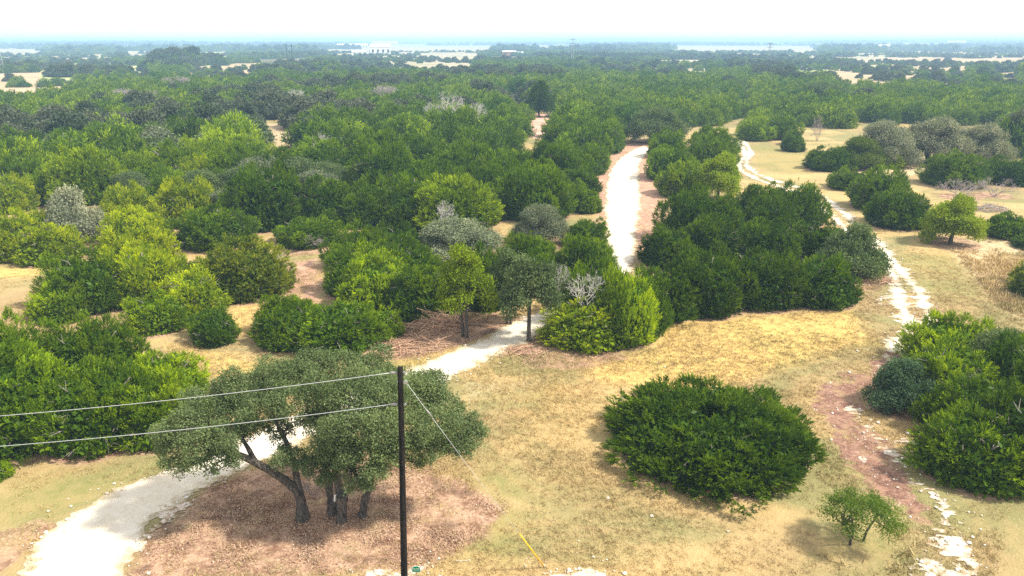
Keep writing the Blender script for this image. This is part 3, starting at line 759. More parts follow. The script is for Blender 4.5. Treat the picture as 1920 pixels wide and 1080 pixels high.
# the large one alone in the open
c, R, H = fit_dome(1146, 1522, 716, 932); c[0] -= .1
PROTO['juniper_hero'] = [(R, H, juniper_crown(5, R, H, 34, 10, .36, 6500, nl=120, lobe=(.12, .22), thick=.26, asym_=.25), juniper_trunk(5, R * .9, H * .9, 7, .14, 8))]
place('juniper_hero', 'juniper', c, R, H, 'dark', 'largest lone juniper, a broad dark dome in the middle of the open grass', 'juniper', GR['juniper'], rot=0)

OAKS = [('oak_s', 84, 200, 352, 470, 'pale', 'pale lichen grey oak among the sunlit yellow junipers'),
 ('oak_l', 765, 945, 402, 505, 'grey', 'broad grey green oak rising from the central thicket'),
 ('oak_l', 962, 1068, 378, 470, 'grey', 'rounded grey green oak near the upper road'),
 ('oak_l', 380, 480, 286, 352, 'pale', 'pale grey oak inside the dense wood'),
 ('oak_l', 460, 562, 298, 356, 'pale', 'second pale grey oak inside the dense wood, beside the paler tan gap'),
 ('oak_l', 1590, 1720, 224, 318, 'pale', 'first crown of the large grey oak grove'),
 ('oak_l', 1680, 1815, 216, 316, 'pale', 'highest crown of the large grey oak grove'),
 ('oak_l', 1775, 1892, 228, 318, 'pale', 'last crown of the large grey oak grove'),
 ('oak_s', 1535, 1660, 415, 532, 'oak', 'small leaved oak where the ruts leave the big thicket'),
 ('oak_s', 1628, 1765, 668, 792, 'bluish', 'blue green oak scrub at the foot of the clump by the brown track'),
 ('oak_s', 1742, 1880, 690, 800, 'grey', 'grey oak scrub between the junipers by the brown track'),
 ('oak_l', 1790, 1990, 606, 770, 'oak', 'grey green oak behind the juniper clump at the frame edge'),
 ('oak_l', 1170, 1285, 196, 275, 'oak', 'dark oak above the far end of the white road'),
 ('oak_l', 1478, 1600, 152, 205, 'oak', 'large oak crown swelling out of the far wood'),
 ('oak_l', 986, 1040, 150, 222, 'dark', 'tall dark oak sticking up behind the pink clearing'),
 ('oak_l', 1560, 1660, 254, 322, 'olive', 'olive oak at the end of the grey grove')]
for (k, xl, xr, yt, yb, colr, lab) in OAKS:
    c, R, H = fit_dome(xl, xr, yt, yb)
    place(k, 'live_oak', c, R, H, colr, lab, 'oak tree', GR['oak'])
for (k, xl, xr, yt, xb, yb, colr, lab, v) in [
  ('lollipop', 828, 938, 456, 876, 630, 'yellow', 'yellow green tree on a split reddish trunk beside the branch heap', 1),
  ('lollipop', 905, 992, 462, 957, 606, 'oak', 'thin shaded tree with bare dark stems behind the road', 1),
  ('lollipop', 948, 1062, 474, 990, 640, 'oak', 'grey green oak on one slender dark trunk at the roadside', 0)]:
    p, R, H = fit_trunk(xl, xr, yt, xb, yb)
    place(k, 'roadside_tree', p, R, H, colr, lab, 'tree', 'bare trunked trees by the road', variant=v)
for (k, nm, xl, xr, yt, xb, yb, colr, lab) in [
  ('round', 'broadleaf_tree', 1735, 1848, 364, 1780, 456, 'lime', 'round yellow green tree with short trunk on the open grass'),
  ('round', 'broadleaf_tree', 1310, 1400, 284, 1345, 376, 'lime', 'yellowing thin tree beside the upper ruts'),
  ('round', 'broadleaf_tree', 1416, 1450, 205, 1434, 240, 'lime', 'tiny lime yellow tree in the row beyond the ruts'),
  ('mesquite', 'mesquite', 1538, 1698, 926, 1606, 1018, 'fresh', 'small feathery mesquite with forked stems near the limestone')]:
    p, R, H = fit_trunk(xl, xr, yt, xb, yb)
    place(k, nm, p, R, H, colr, lab, 'tree')
for (k, nm, xl, xr, yt, yb, lab) in [
  ('dead', 'dead_tree', 588, 628, 246, 290, 'bare white snag in front of a round green crown'),
  ('dead', 'dead_tree', 812, 858, 374, 424, 'bleached dead tree behind the broad grey oak'),
  ('dead', 'dead_tree', 1060, 1140, 512, 566, 'whitish dead crown behind the yellow bush at the road bend'),
  ('dead', 'dead_tree', 1030, 1072, 490, 540, 'bare brownish crown beside the slender roadside oak'),
  ('dead', 'dead_tree', 820, 872, 168, 232, 'tallest of the grey dead trees in the mid wood'),
  ('dead', 'dead_tree', 790, 830, 190, 232, 'low dead tree beside the tallest grey one in the mid wood'),
  ('dead', 'dead_tree', 876, 912, 190, 228, 'dead tree between grey snag and pink clearing'),
  ('dead', 'dead_tree', 536, 572, 166, 192, 'grey dead tree in the far rows of the wood'),
  ('dead', 'dead_tree', 424, 450, 156, 178, 'dead white tree in the far rows near the tan field'),
  ('dead', 'dead_tree', 484, 508, 166, 188, 'small dead tree in the far rows of the wood'),
  ('bare_shrub', 'leafless_tree', 204, 262, 162, 188, 'broad leafless brownish crown in the far wood'),
  ('bare_shrub', 'leafless_tree', 262, 300, 166, 188, 'whitish leafless crown next to the brownish one'),
  ('bare_shrub', 'leafless_tree', 306, 360, 142, 168, 'leafless grey crown at the far edge of the wood'),
  ('bare_shrub', 'leafless_tree', 690, 752, 156, 186, 'leafless grey crown before the bluish far wood'),
  ('bare_shrub', 'leafless_tree', 1520, 1546, 212, 266, 'bare grey sapling at the row beyond the ruts'),
  ('bare_shrub', 'leafless_shrub', 1760, 1845, 332, 376, 'purplish leafless scrub near the log pile'),
  ('bare_shrub', 'leafless_shrub', 1830, 1906, 328, 374, 'second purplish leafless scrub, towards the frame edge'),
  ('bare_shrub', 'leafless_shrub', 540, 620, 430, 472, 'bare grey stems under the flat topped juniper')]:
    c, R, H = fit_dome(xl, xr, yt, yb)
    if (yb < 430 and xl < 1000) or k == 'dead':                              # seen above the canopy: only its upper part shows
        q = at((xl + xr) / 2, yb, 2.3); c = np.array([q[0], q[1], float(height(q[0], q[1]))]); R = (xr - xl) / 2 * depth_of(q) / FPX; H = on_plane((xl + xr) / 2, yt, q[1])[2] - c[2]; k = 'snag' if k == 'dead' else 'bare_crown'; R *= 1.15
    place(k, nm, c, R, H, 'grey', lab, 'dead tree' if nm != 'leafless_shrub' else 'shrub', GR['dead'])

# ------------------------------------------------------------------ the big spreading live oak (limbs and leaf billows set out by hand)
base = at(625, 972); Y0 = base[1]
def OP(px, py, dy=0.0): return on_plane(px, py, Y0 + dy) - base
oak = empty('live_oak', base, 'biggest oak, spreading over four leaning trunks on brown litter', 'oak tree', GR['oak'])
rng = np.random.default_rng(77)
LB = []
for (px, py, dy, rp) in [(345, 800, -.3, 52), (385, 775, .6, 56), (330, 830, .2, 40), (375, 838, -.9, 48), (420, 820, -.7, 46), (410, 858, -1.0, 36), (440, 780, .5, 50),
   (455, 735, 1.2, 55), (500, 720, 1.8, 58), (430, 745, 1.6, 42), (490, 768, .2, 52), (545, 755, 0, 55), (540, 710, 1.5, 58), (590, 700, 2.2, 60), (640, 693, 2.6, 58), (690, 700, 2.4, 58),
   (735, 715, 2.0, 52), (600, 745, .4, 58), (655, 740, .2, 60), (710, 750, .2, 60), (760, 740, 1.0, 55), (800, 735, 1.4, 50), (835, 765, 1.0, 48), (860, 800, .4, 42), (885, 822, 0, 30), (815, 795, -.2, 50),
   (765, 800, -.6, 55), (715, 805, -1.1, 55), (660, 800, -1.2, 56), (635, 838, -1.3, 40), (760, 840, -.8, 40), (820, 838, -.3, 34), (690, 850, -1.4, 44), (600, 805, -.3, 34),
   (695, 890, -1.6, 32), (670, 905, -1.6, 24), (715, 880, -1.2, 24), (520, 800, .8, 34), (475, 800, 1.0, 30), (555, 860, -.4, 26), (530, 850, -.2, 22), (640, 870, -.9, 30), (605, 865, -.8, 18), (850, 838, -.2, 24), (780, 868, -.4, 16), (335, 868, -.7, 28), (312, 822, .2, 30), (800, 850, -.7, 30), (872, 836, -.3, 26), (580, 872, -.7, 26), (612, 898, -1.0, 20), (522, 868, -.6, 20), (655, 862, -1.3, 30), (600, 840, -.9, 30), (720, 858, -1.3, 28), (612, 775, .1, 32), (580, 785, .5, 28), (635, 800, -.6, 30), (735, 745, -.2, 44)]:
    q = OP(px, py, dy); r = rp * depth_of(q + base) / FPX
    LB.append((q[0], q[1], q[2], r * .78))
    for s in range(5):
        d = norm(rng.normal(0, 1, 3)); LB.append(tuple(q + d * r * np.array([.88, .92, .62])) + (r * rng.uniform(.24, .42),))
crown = link('crown', oak_lobes_crown(LB, 78, 72, 7, .070, .08, 'oak', .35), oak); crown.color = (.108, .152, .064, 1)
LIMBS = [([(568, 974, 0), (562, 930, 0), (540, 905, -.1), (505, 882, -.2), (468, 862, -.3), (435, 846, -.4), (400, 825, -.4), (370, 805, -.2)], .215, .06),
         ([(563, 930, 0), (556, 893, .1), (550, 860, .2), (535, 825, .4), (515, 785, .7), (500, 740, 1.2)], .155, .05),
         ([(480, 868, -.3), (465, 840, 0), (450, 815, .3), (440, 780, .5)], .11, .04),
         ([(450, 855, -.3), (425, 830, .2), (395, 795, .4)], .09, .04),
         ([(626, 962, .35), (618, 925, .35), (616, 890, .4), (605, 850, .5), (600, 800, .8), (592, 735, 1.4)], .17, .05),
         ([(640, 984, -.2), (641, 940, -.2), (634, 900, -.2), (632, 850, -.1), (630, 800, .2), (640, 730, 1.2)], .215, .06),
         ([(640, 930, -.2), (628, 890, -.1), (625, 850, 0), (615, 810, .2)], .14, .05),
         ([(633, 850, -.1), (655, 815, -.2), (690, 780, .2), (720, 740, .6)], .13, .05),
         ([(678, 976, .1), (684, 940, .1), (692, 915, .1), (697, 875, .1), (710, 845, .2), (745, 820, .3), (790, 812, .3), (850, 812, .2)], .175, .045),
         ([(697, 875, .1), (703, 830, .3), (725, 780, .7), (755, 745, 1.0)], .14, .05),
         ([(690, 925, .1), (672, 900, -.4), (660, 880, -.8)], .06, .03)]
nodes_ = []
for k, (pp, r0, r1) in enumerate(LIMBS):
    b = MB(); P = smooth_line([OP(*q) for q in pp], 5)
    if k in (0, 4, 5, 8): P[0, 2] = -.25
    rr = np.linspace(r0, r1, len(P)) * (1 + .07 * rng.normal(0, 1, len(P)))
    if k in (0, 4, 5, 8): rr[:3] *= [1.5, 1.25, 1.1]
    b.tube(P, rr, 9); link('trunk' if k in (0, 4, 5, 8) else 'limb', b.mesh('oak_limb', MAT['oak_bark'], True), oak)
    nodes_ += [(q, r) for q, r in zip(P[5:], rr[5:])]
b = MB()
for (x, y, z, r) in LB:
    q = np.array([x, y, z]); p, r_ = min(nodes_, key=lambda n: np.linalg.norm(n[0] - q) + (3 if n[0][2] > z + .3 else 0))
    if np.linalg.norm(q - p) > .25: b.tube(limb_path(p, q, rng, .02), np.linspace(min(r_ * .6, .055), .012, 10), 5)
link('branches', b.mesh('oak_branches', MAT['oak_bark']), oak)
b = MB(); q = OP(641, 938, -.45); b.tube([q, q + [0.02, -.05, .28]], [.25, .22], 9); link('stub', b.mesh('sawn_stub', MAT['oak_bark']), oak)
TREES.append((base[0], base[1], 2.0)); PLACED.append((base[0], base[1], 5, 6))
# dead twigs at the oak's foot
p = at(590, 935); o = place('bare_shrub', 'dead_sapling', p, .55, 1.2, 'grey', 'thin bare sapling between the leaning oak trunks', 'dead tree')
# white notice on the trunk
b = MB(); b.box((0, 0, 0), (.20, .02, .30)); n_ = link('paper_notice', b.mesh('paper_notice', MAT['white_paint']), None, OP(631, 934, -.52) + base)
n_.rotation_euler = (.05, .12, .1); tag(n_, 'small white paper notice fixed to the middle oak trunk', 'notice')

# ------------------------------------------------------------------ utility pole, wires, guy, sign
pb = at(759.5, 1152); Yp = pb[1]
pt = on_plane(750.5, 689, Yp + .12)
def on_pole(py):
    lo, hi = 0., 1.
    for k in range(40):
        s = (lo + hi) / 2; q = pb + s * (pt - pb)
        if project(*q)[1] > py: lo = s
        else: hi = s
    return pb + lo * (pt - pb)
pole = empty('utility_pole', pb, 'dark creosoted wooden utility pole held by a guy wire', 'utility pole', 'utility poles')
def pole_parts(pole, vec, near):
    b = MB(); n = 14; sk = [vec * s for s in np.linspace(-.05, 1, n)]
    b.tube(sk, np.linspace(.118, .080, n) * (1 + .015 * np.sin(np.arange(n) * 2.1)), 14); link('shaft', b.mesh('pole_shaft', MAT['pole'], True), pole)
    for s in near:
        q = vec * s
        b = MB(); b.tube([q + [-.30, 0, 0], q + [-.17, 0, 0], q + [-.09, 0, 0]], [.035, .045, .03], 10); link('insulator', b.mesh('insulator', MAT['porcelain'], True), pole)
        b = MB(); b.tube([q + [-.10, 0, 0], q + [.17, 0, 0]], [.013, .013], 6); b.box(q + [.13, 0, 0], (.02, .07, .07)); link('through_bolt', b.mesh('through_bolt', MAT['steel']), pole)
    b = MB(); q = vec * .16; b.box(q + [.0, -.135, 0], (.05, .012, .11)); link('number_tag', b.mesh('number_tag', MAT['steel']), pole)
vec = pt - pb
s1 = (on_pole(699) - pb)[2] / vec[2]; s2 = (on_pole(758) - pb)[2] / vec[2]; s3 = (on_pole(716) - pb)[2] / vec[2]
pole_parts(pole, vec, (s1, s2))
b = MB(); q = vec * s3; b.tube([q + [-.12, 0, .0], q + [.14, 0, 0]], [.02, .02], 8); b.box(q + [.15, 0, -.02], (.09, .05, .10)); link('guy_bracket', b.mesh('guy_bracket', MAT['steel']), pole)
# the next pole stands outside the frame
SPAN = 70.0; dirw = norm(np.array([-1.0, .06, 0]))
pb2 = pb + dirw * SPAN; pb2[2] = float(height(pb2[0], pb2[1]))
pole2 = empty('utility_pole', pb2, 'next dark wooden utility pole outside the picture', 'utility pole', 'utility poles')
pole_parts(pole2, np.array([0, 0, vec[2]]), (s1, s2))
def wire(s, target, lab, rad=.0085):
    a = pb + vec * s + np.array([-.27, 0, 0]); e = pb2 + np.array([0, 0, vec[2]]) * s
    hit = on_plane(target[0], target[1], a[1] + dirw[1] * 14)  # where the wire leaves the frame
    L = np.linalg.norm((e - a)[:2]); l1 = np.linalg.norm((hit - a)[:2])
    drop = a[2] + (e[2] - a[2]) * l1 / L - hit[2]; k = drop / (l1 * (L - l1))
    ss = np.concatenate([np.linspace(0, .35, 50), np.linspace(.36, 1, 20)])
    P = np.array([a + (e - a) * u - np.array([0, 0, k * (u * L) * (L - u * L)]) for u in ss])
    b = MB(); b.tube(P, rad, 6); b2 = MB()
    w = link('power_line', b.mesh('power_line', MAT['wire'], True)); tag(w, lab, 'power line', 'power lines')
wire(s1, (0, 777), 'upper pale overhead wire running from the pole top')
wire(s2, (0, 834), 'lower pale overhead wire fixed below the pole top')
ga = pb + vec * s3 + np.array([.17, 0, -.03]); gb = at(1023, 1064) - np.array([0, 0, .05])
guy = empty('guy_wire', gb, 'slanting guy wire with a yellow guard tube at its foot', 'guy wire')
# where the yellow guard starts
def guy_at(py):
    lo, hi = 0., 1.
    for k in range(40):
        s = (lo + hi) / 2
        if project(*(gb + s * (ga - gb)))[1] > py: lo = s
        else: hi = s
    return lo
sg = guy_at(1001)
b = MB(); b.tube([ga - gb, (ga - gb) * .5 + [0, 0, -.04], np.zeros(3)], .0055, 6); link('cable', b.mesh('guy_cable', MAT['wire'], True), guy)
b = MB(); b.tube([(ga - gb) * sg, (ga - gb) * .015], .026, 8); link('guard', b.mesh('guy_guard', MAT['yellow'], True), guy)
b = MB(); b.tube([(ga - gb) * .02, -(ga - gb) * .03], .02, 8); link('anchor_rod', b.mesh('anchor_rod', MAT['steel']), guy)
b = MB(); q = (ga - gb) * (1 - .16); b.tube([q, q + norm(ga - gb) * .35], .022, 8); link('strain_insulator', b.mesh('strain_insulator', MAT['porcelain'], True), guy)

# green house-shaped number sign
sb = at(780, 1125); sc_ = depth_of(sb) / FPX
ct = on_plane(780.5, 1067, sb[1]) ; zc = ct[2] - sb[2]
sign = empty('address_sign', sb, 'small green house shaped sign with white border and white lettering', 'sign')
w2, h2 = .150, .125
def house(s, y):
    pts = [(-w2 * s, -h2 * s), (w2 * s, -h2 * s), (w2 * s, h2 * .45 * s), (w2 * .45 * s, h2 * s), (-w2 * .45 * s, h2 * s), (-w2 * s, h2 * .45 * s)]
    return [(x, y, z) for x, z in pts]
def slab(s, ya, yb):
    b = MB(); A, B = house(s, ya), house(s, yb); n = 6
    b.add(A + B, [tuple(range(n)), tuple(range(n, 2 * n))[::-1]] + [(k, n + k, n + (k + 1) % n, (k + 1) % n) for k in range(n)]); return b
x_off = ct[0] - sb[0]
for nm, me, in (('border_plate', slab(1, -.004, .004).mesh('border_plate', MAT['white_paint'])), ('face', slab(.84, -.009, -.0045).mesh('sign_face', MAT['green_sheet']))):
    link(nm, me, sign, (x_off, 0, zc))
for r_ in (0, 1):
    words = [[(-.09, .035), (-.045, .030)], [(.02, .03), (.055, .03), (.09, .02)]] if r_ == 0 else [[(-.08, .04), (-.03, .03)], [(.03, .035), (.075, .03)]]
    for xs in words:
        b = MB(); zr = .022 - .052 * r_
        b.box(((xs[0][0] + xs[-1][0]) / 2, -.0100, zr), (xs[-1][0] - xs[0][0] + .03, .002, .006))
        for (x, wd) in xs:
            b.box((x - wd * .3, -.0105, zr), (.008, .0032, .026)); b.box((x + wd * .3, -.0105, zr + .003), (.007, .0031, .020))
        link('lettering', b.mesh('lettering', MAT['white_paint']), sign, (x_off, 0, zc))
b = MB(); b.box((0, .012, zc / 2 - .1), (.045, .02, zc + .15)); link('post', b.mesh('sign_post', MAT['stake']), sign, (x_off, 0, 0))

# ------------------------------------------------------------------ brush and log piles
def brush(name, px, py, R, Hh, n, mat, lab, cat, seed, flat_=.3):
    rng = np.random.default_rng(seed); p = at(px, py); o = empty(name, p, lab, cat)
    for part in range(3):
        b = MB()
        for k in range(n // 3):
            a = rng.uniform(0, 6.28); rr = R * math.sqrt(rng.random()); c = np.array([rr * math.cos(a), rr * math.sin(a) * .6, Hh * (1 - rr / R) * rng.random() + .06])
            L = rng.uniform(.5, 1.5) * R * .45; d = norm(np.array([rng.normal(0, 1), rng.normal(0, .7), rng.normal(0, flat_)]))
            q = np.array([c - d * L, c + rng.normal(0, .12 * L, 3), c + d * L]); q[:, 2] = np.maximum(q[:, 2], .04)
            r = rng.uniform(.012, .036); b.tube(q, [r, r * .8, r * .35], 5)
            if rng.random() < .6: b.tube([q[1], q[1] + d * L * .5 + rng.normal(0, .3 * L, 3)], [r * .55, r * .2], 4)
        link('cut_branches', b.mesh('cut_branches', MAT[mat]), o)
    return o
brush('brush_pile', 830, 612, 1.9, 1.3, 210, 'slash', 'big heap of brown cut branches beside the split trunk', 'brush pile', 1)
brush('brush_pile', 765, 648, 2.2, .25, 90, 'slash', 'low spread of broken branches on reddish litter', 'brush pile', 2, .08)
brush('brush_pile', 845, 582, 1.3, 1.4, 90, 'dead_wood', 'pale grey tangle of dead branches above the brown heap', 'brush pile', 3)
brush('brush_pile', 1852, 394, 1.9, 1.0, 80, 'grey_twigs', 'grey log pile on the pale grass near the bare scrub', 'log pile', 4)
brush('brush_pile', 1640, 527, 1.6, .3, 50, 'slash', 'flat scatter of red brown branches beside the ruts', 'brush pile', 5, .06)
brush('brush_pile', 975, 660, 1.4, .2, 46, 'slash', 'dark twigs and litter at the foot of the slender roadside oak', 'brush pile', 6, .06)

# ------------------------------------------------------------------ the wood: single junipers near, one mass beyond
yf_x = [-300, 0, 100, 200, 330, 480, 520, 640, 760, 950, 1060, 1105, 1125, 1132, 1140, 1390, 1400, 1590, 1600, 1890, 1895, 2300]
yf_y = [380, 380, 388, 402, 424, 428, 415, 428, 432, 420, 400, 362, 306, 270, 240, 240, 246, 240, 232, 236, 300, 300]
EXCL = [(466, 566, 226, 322), (972, 1052, 206, 322), (940, 995, 176, 214), (1280, 1310, 180, 190), (1376, 1404, 168, 262)]
def wood_ok(X, Y):
    px, py = project(X, Y, np.zeros_like(X))
    ok = py < np.interp(px, yf_x, yf_y)
    for (a, b_, c_, d_) in EXCL: ok &= ~((px > a) & (px < b_) & (py > c_) & (py < d_))
    return ok & ~in_field(X, Y) & (Y > 20)
def scatter(rmin, rmax, spacing, a_lim, rng):
    """Jittered grid in the view's fan, a little wider than the frame."""
    n = int(2 * rmax / spacing)
    gx = (np.arange(-n // 2, n // 2) + .5) * spacing; gy = np.arange(rmin * .6, rmax, spacing)
    X, Y = np.meshgrid(gx, gy); X = X + rng.uniform(-.46, .46, X.shape) * spacing; Y = Y + rng.uniform(-.46, .46, X.shape) * spacing
    r = np.hypot(X, Y); a = np.abs(np.arctan2(X, Y)); k = (r >= rmin) & (r < rmax) & (a < a_lim)
    return X[k], Y[k]
rng = np.random.default_rng(21)
A_LIM = math.radians(41)
X, Y = scatter(55, 330, 4.7, A_LIM, rng)
k = wood_ok(X, Y); X, Y = X[k], Y[k]
T = np.array(TREES); keep = np.ones(len(X), bool)
for (tx, ty, tr) in T: keep &= np.hypot(X - tx, Y - ty) > tr * .75 + 1.0
keep &= poly_sd(X, Y, ROAD) < -3.0
keep &= np.minimum(line_d(X, Y, TA), line_d(X, Y, TB)) > 3.5
X, Y = X[keep], Y[keep]
order = np.argsort(np.hypot(X, Y)); X, Y = X[order], Y[order]
px, py = project(X, Y, np.zeros_like(X))
kindn = fbm(X / 45 + 11, Y / 45 + 2, 3)                     # oak patches
n_j = n_o = 0; rest = []
MAXJ, MAXO = 215, 34
MARKS = [(at(605, 300), 13, 'near the white snag'), (at(430, 340), 12, 'by the pale grey oaks'), (at(515, 350), 12, 'by the pale grey oaks'), (at(515, 255), 16, 'at the tan clearing'), (at(1010, 250), 16, 'at the pink clearing'),
         (at(850, 240), 15, 'below the tallest dead tree'), (at(835, 420), 11, 'by the small bleached snag'), (at(130, 470), 15, 'behind the sunlit yellow junipers'), (at(250, 480), 13, 'behind the mixed clump'), (at(400, 480), 11, 'behind the rounded edge juniper'), (at(575, 470), 11, 'behind the flat topped juniper'), (at(850, 500), 12, 'behind the broad grey oak'), (at(1015, 460), 12, 'behind the rounded grey oak')]
def whereabouts(x, y):
    best = min(MARKS, key=lambda m_: math.hypot(m_[0][0] - x, m_[0][1] - y) / m_[1])
    if math.hypot(best[0][0] - x, best[0][1] - y) < best[1]: return best[2]
    if -poly_sd(np.array([x]), np.array([y]), ROAD)[0] < 9: return 'overhanging the white road'
    if min(math.hypot(p_[0] - x, p_[1] - y) for p_ in OAKP or [(1e9, 1e9)]) < 6.5: return 'next to an oak crown'
    return ''
OAKP = []
for x, y, u, q in zip(X, Y, px, kindn):
    inview = -60 < u < 1980
    is_oak = q > .60 and rng.random() < .6
    if not inview or (is_oak and n_o >= MAXO) or (not is_oak and n_j >= MAXJ): rest.append((x, y, is_oak)); continue
    z = float(height(x, y)); D = math.hypot(x, y)
    zone = 'west of the white road' if u < 1140 else 'beyond the wheel ruts'
    row = 'front rows' if D < 105 else ('middle rows' if D < 125 else 'back rows')
    R = rng.uniform(2.0, 4.0) if rng.random() < .65 else rng.uniform(3.8, 4.9)
    size = 'small' if R < 2.7 else ('broad' if R > 3.9 else 'middling')
    p = np.array([x, y, z]); wh = whereabouts(x, y); wh = wh or zone
    if is_oak:
        colr = random.choice(['oak', 'grey', 'oak']); n_o += 1; OAKP.append((x, y)); R = max(R, 2.8)
        lab = '%s %s oak in the %s of the wood, %s' % (size, {'oak': 'dull green', 'grey': 'grey green'}[colr], row, wh)
        place('oak_far' if D > 100 else 'oak_l', 'live_oak', p, R, R * rng.uniform(.95, 1.25), colr, lab, 'oak tree', 'wood oaks: ' + lab)
    else:
        sunny = (u < 420 and D < 112)  # area lit through the clouds, painted as yellower leaves
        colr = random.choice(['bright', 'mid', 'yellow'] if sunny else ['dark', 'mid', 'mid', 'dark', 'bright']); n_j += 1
        lab = '%s %s juniper in the %s of the wood, %s' % (size, {'dark': 'dark green', 'mid': 'mid green', 'bright': 'bright green', 'yellow': 'yellow green'}[colr], row, wh)
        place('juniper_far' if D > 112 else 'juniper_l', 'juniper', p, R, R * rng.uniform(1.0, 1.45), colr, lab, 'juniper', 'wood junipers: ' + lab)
# the mass beyond
X2, Y2 = scatter(330, 1300, 6.6, A_LIM, rng)
dn = fbm(X2 / 90, Y2 / 90, 3); k = wood_ok(X2, Y2) & ((dn > np.where(np.hypot(X2, Y2) > 620, .50, .36)) | (np.hypot(X2, Y2) < 460)); X2, Y2 = X2[k], Y2[k]
X3, Y3 = scatter(1300, 6500, 20, A_LIM, rng)
dn = fbm(X3 / 300, Y3 / 520, 4); k = ~in_field(X3, Y3) & (dn > .52); X3, Y3 = X3[k], Y3[k]
# loose small trees standing in the fields
Xf, Yf = scatter(300, 1300, 9, A_LIM, rng); k = in_field(Xf, Yf) & (fbm(Xf / 45 + 5, Yf / 110, 3) > .525); Xf, Yf = Xf[k], Yf[k]
pts = []; 
for (x, y, ok_) in rest: pts.append((x, y, rng.uniform(2.4, 4.3) / 3.6, 1 if ok_ else 0))
q2 = fbm(X2 / 60 + 7, Y2 / 60, 3)
for x, y, q in zip(X2, Y2, q2): pts.append((x, y, rng.uniform(.6, 1.12) if q < .62 else rng.uniform(.7, 1.2), 1 if q > .60 and rng.random() < .7 else 0))
for x, y in zip(Xf, Yf): pts.append((x, y, rng.uniform(.35, .85), rng.integers(0, 2)))
for x, y in zip(X3, Y3): pts.append((x, y, rng.uniform(.9, 2.2), 2))
# groves that stand out in the distance: px range, row of their foot, height m, count
def grove(xa, xb, yb, h, n, dd):
    D0 = Dground(yb)
    for k in range(n):
        a = math.atan((rng.uniform(xa, xb) - 960) / FPX / CP); D = D0 + rng.uniform(0, dd)
        pts.append((D * math.sin(a), D * math.cos(a), h / 4.9 * rng.uniform(.8, 1.1), rng.integers(0, 2)))
grove(56, 146, 128, 5.5, 46, 30); grove(352, 382, 123, 10, 10, 50); grove(380, 420, 123, 11, 14, 50); grove(415, 465, 122, 8, 16, 60); grove(330, 410, 130, 6, 24, 40)
grove(168, 240, 137, 5.5, 26, 30); grove(240, 310, 138, 4.6, 26, 30); grove(1840, 1930, 137, 10, 26, 120); grove(620, 660, 132, 6, 18, 40)
for (xa, xb, D0, h) in [(1500, 1860, 690, 3.0), (1380, 1520, 640, 3.4), (640, 940, 690, 3.2), (0, 340, 640, 2.8), (1090, 1300, 560, 4.0), (1250, 1500, 820, 4.5), (150, 420, 760, 3.4), (560, 700, 560, 4.2)]:
    for k in range(int((xb - xa) * .35)):                   # hedge-like rows of trees between the fields
        a = math.atan((rng.uniform(xa, xb) - 960) / FPX / CP); D = D0 + rng.normal(0, 22); pts.append((D * math.sin(a), D * math.cos(a), h / 4.6 * rng.uniform(.6, 1.25), rng.integers(0, 2)))
pts = np.array(pts)
Z = height(pts[:, 0], pts[:, 1])

def gn_scatter(name, co, scale, idx, rotz, objs, label, category, zs=None):
    me = bpy.data.meshes.new(name); me.vertices.add(len(co)); me.vertices.foreach_set('co', np.asarray(co, np.float32).ravel())
    for nm, tp, a in (('scl', 'FLOAT', scale), ('idx', 'INT', idx), ('rotz', 'FLOAT', rotz)):
        q = me.attributes.new(nm, tp, 'POINT'); q.data.foreach_set('value', np.asarray(a, np.float32 if tp == 'FLOAT' else np.int32))
    o = link(name, me); ng = bpy.data.node_groups.new(name, 'GeometryNodeTree')
    ng.interface.new_socket('Geometry', in_out='INPUT', socket_type='NodeSocketGeometry'); ng.interface.new_socket('Geometry', in_out='OUTPUT', socket_type='NodeSocketGeometry')
    gi = ng.nodes.new('NodeGroupInput'); go = ng.nodes.new('NodeGroupOutput')
    def at_(nm, tp):
        n = ng.nodes.new('GeometryNodeInputNamedAttribute'); n.data_type = tp; n.inputs['Name'].default_value = nm; return n.outputs['Attribute']
    join = ng.nodes.new('GeometryNodeJoinGeometry')
    for k, ob in enumerate(objs):
        oi = ng.nodes.new('GeometryNodeObjectInfo'); oi.inputs['Object'].default_value = ob; oi.inputs['As Instance'].default_value = True; oi.transform_space = 'ORIGINAL'
        cmp_ = ng.nodes.new('FunctionNodeCompare'); cmp_.data_type = 'INT'; cmp_.operation = 'EQUAL'
        ii = [s for s in cmp_.inputs if s.type == 'INT']; ng.links.new(at_('idx', 'INT'), ii[0]); ii[1].default_value = k
        ip = ng.nodes.new('GeometryNodeInstanceOnPoints')
        cx = ng.nodes.new('ShaderNodeCombineXYZ'); ng.links.new(at_('rotz', 'FLOAT'), cx.inputs[2])
        ng.links.new(gi.outputs[0], ip.inputs['Points']); ng.links.new(cmp_.outputs[0], ip.inputs['Selection'])
        ng.links.new(oi.outputs['Geometry'], ip.inputs['Instance']); ng.links.new(cx.outputs[0], ip.inputs['Rotation']); ng.links.new(at_('scl', 'FLOAT'), ip.inputs['Scale'])
        ng.links.new(ip.outputs[0], join.inputs[0])
    ng.links.new(join.outputs[0], go.inputs[0])
    md = o.modifiers.new('scatter', 'NODES'); md.node_group = ng
    return tag(o, label, category, None, 'stuff')
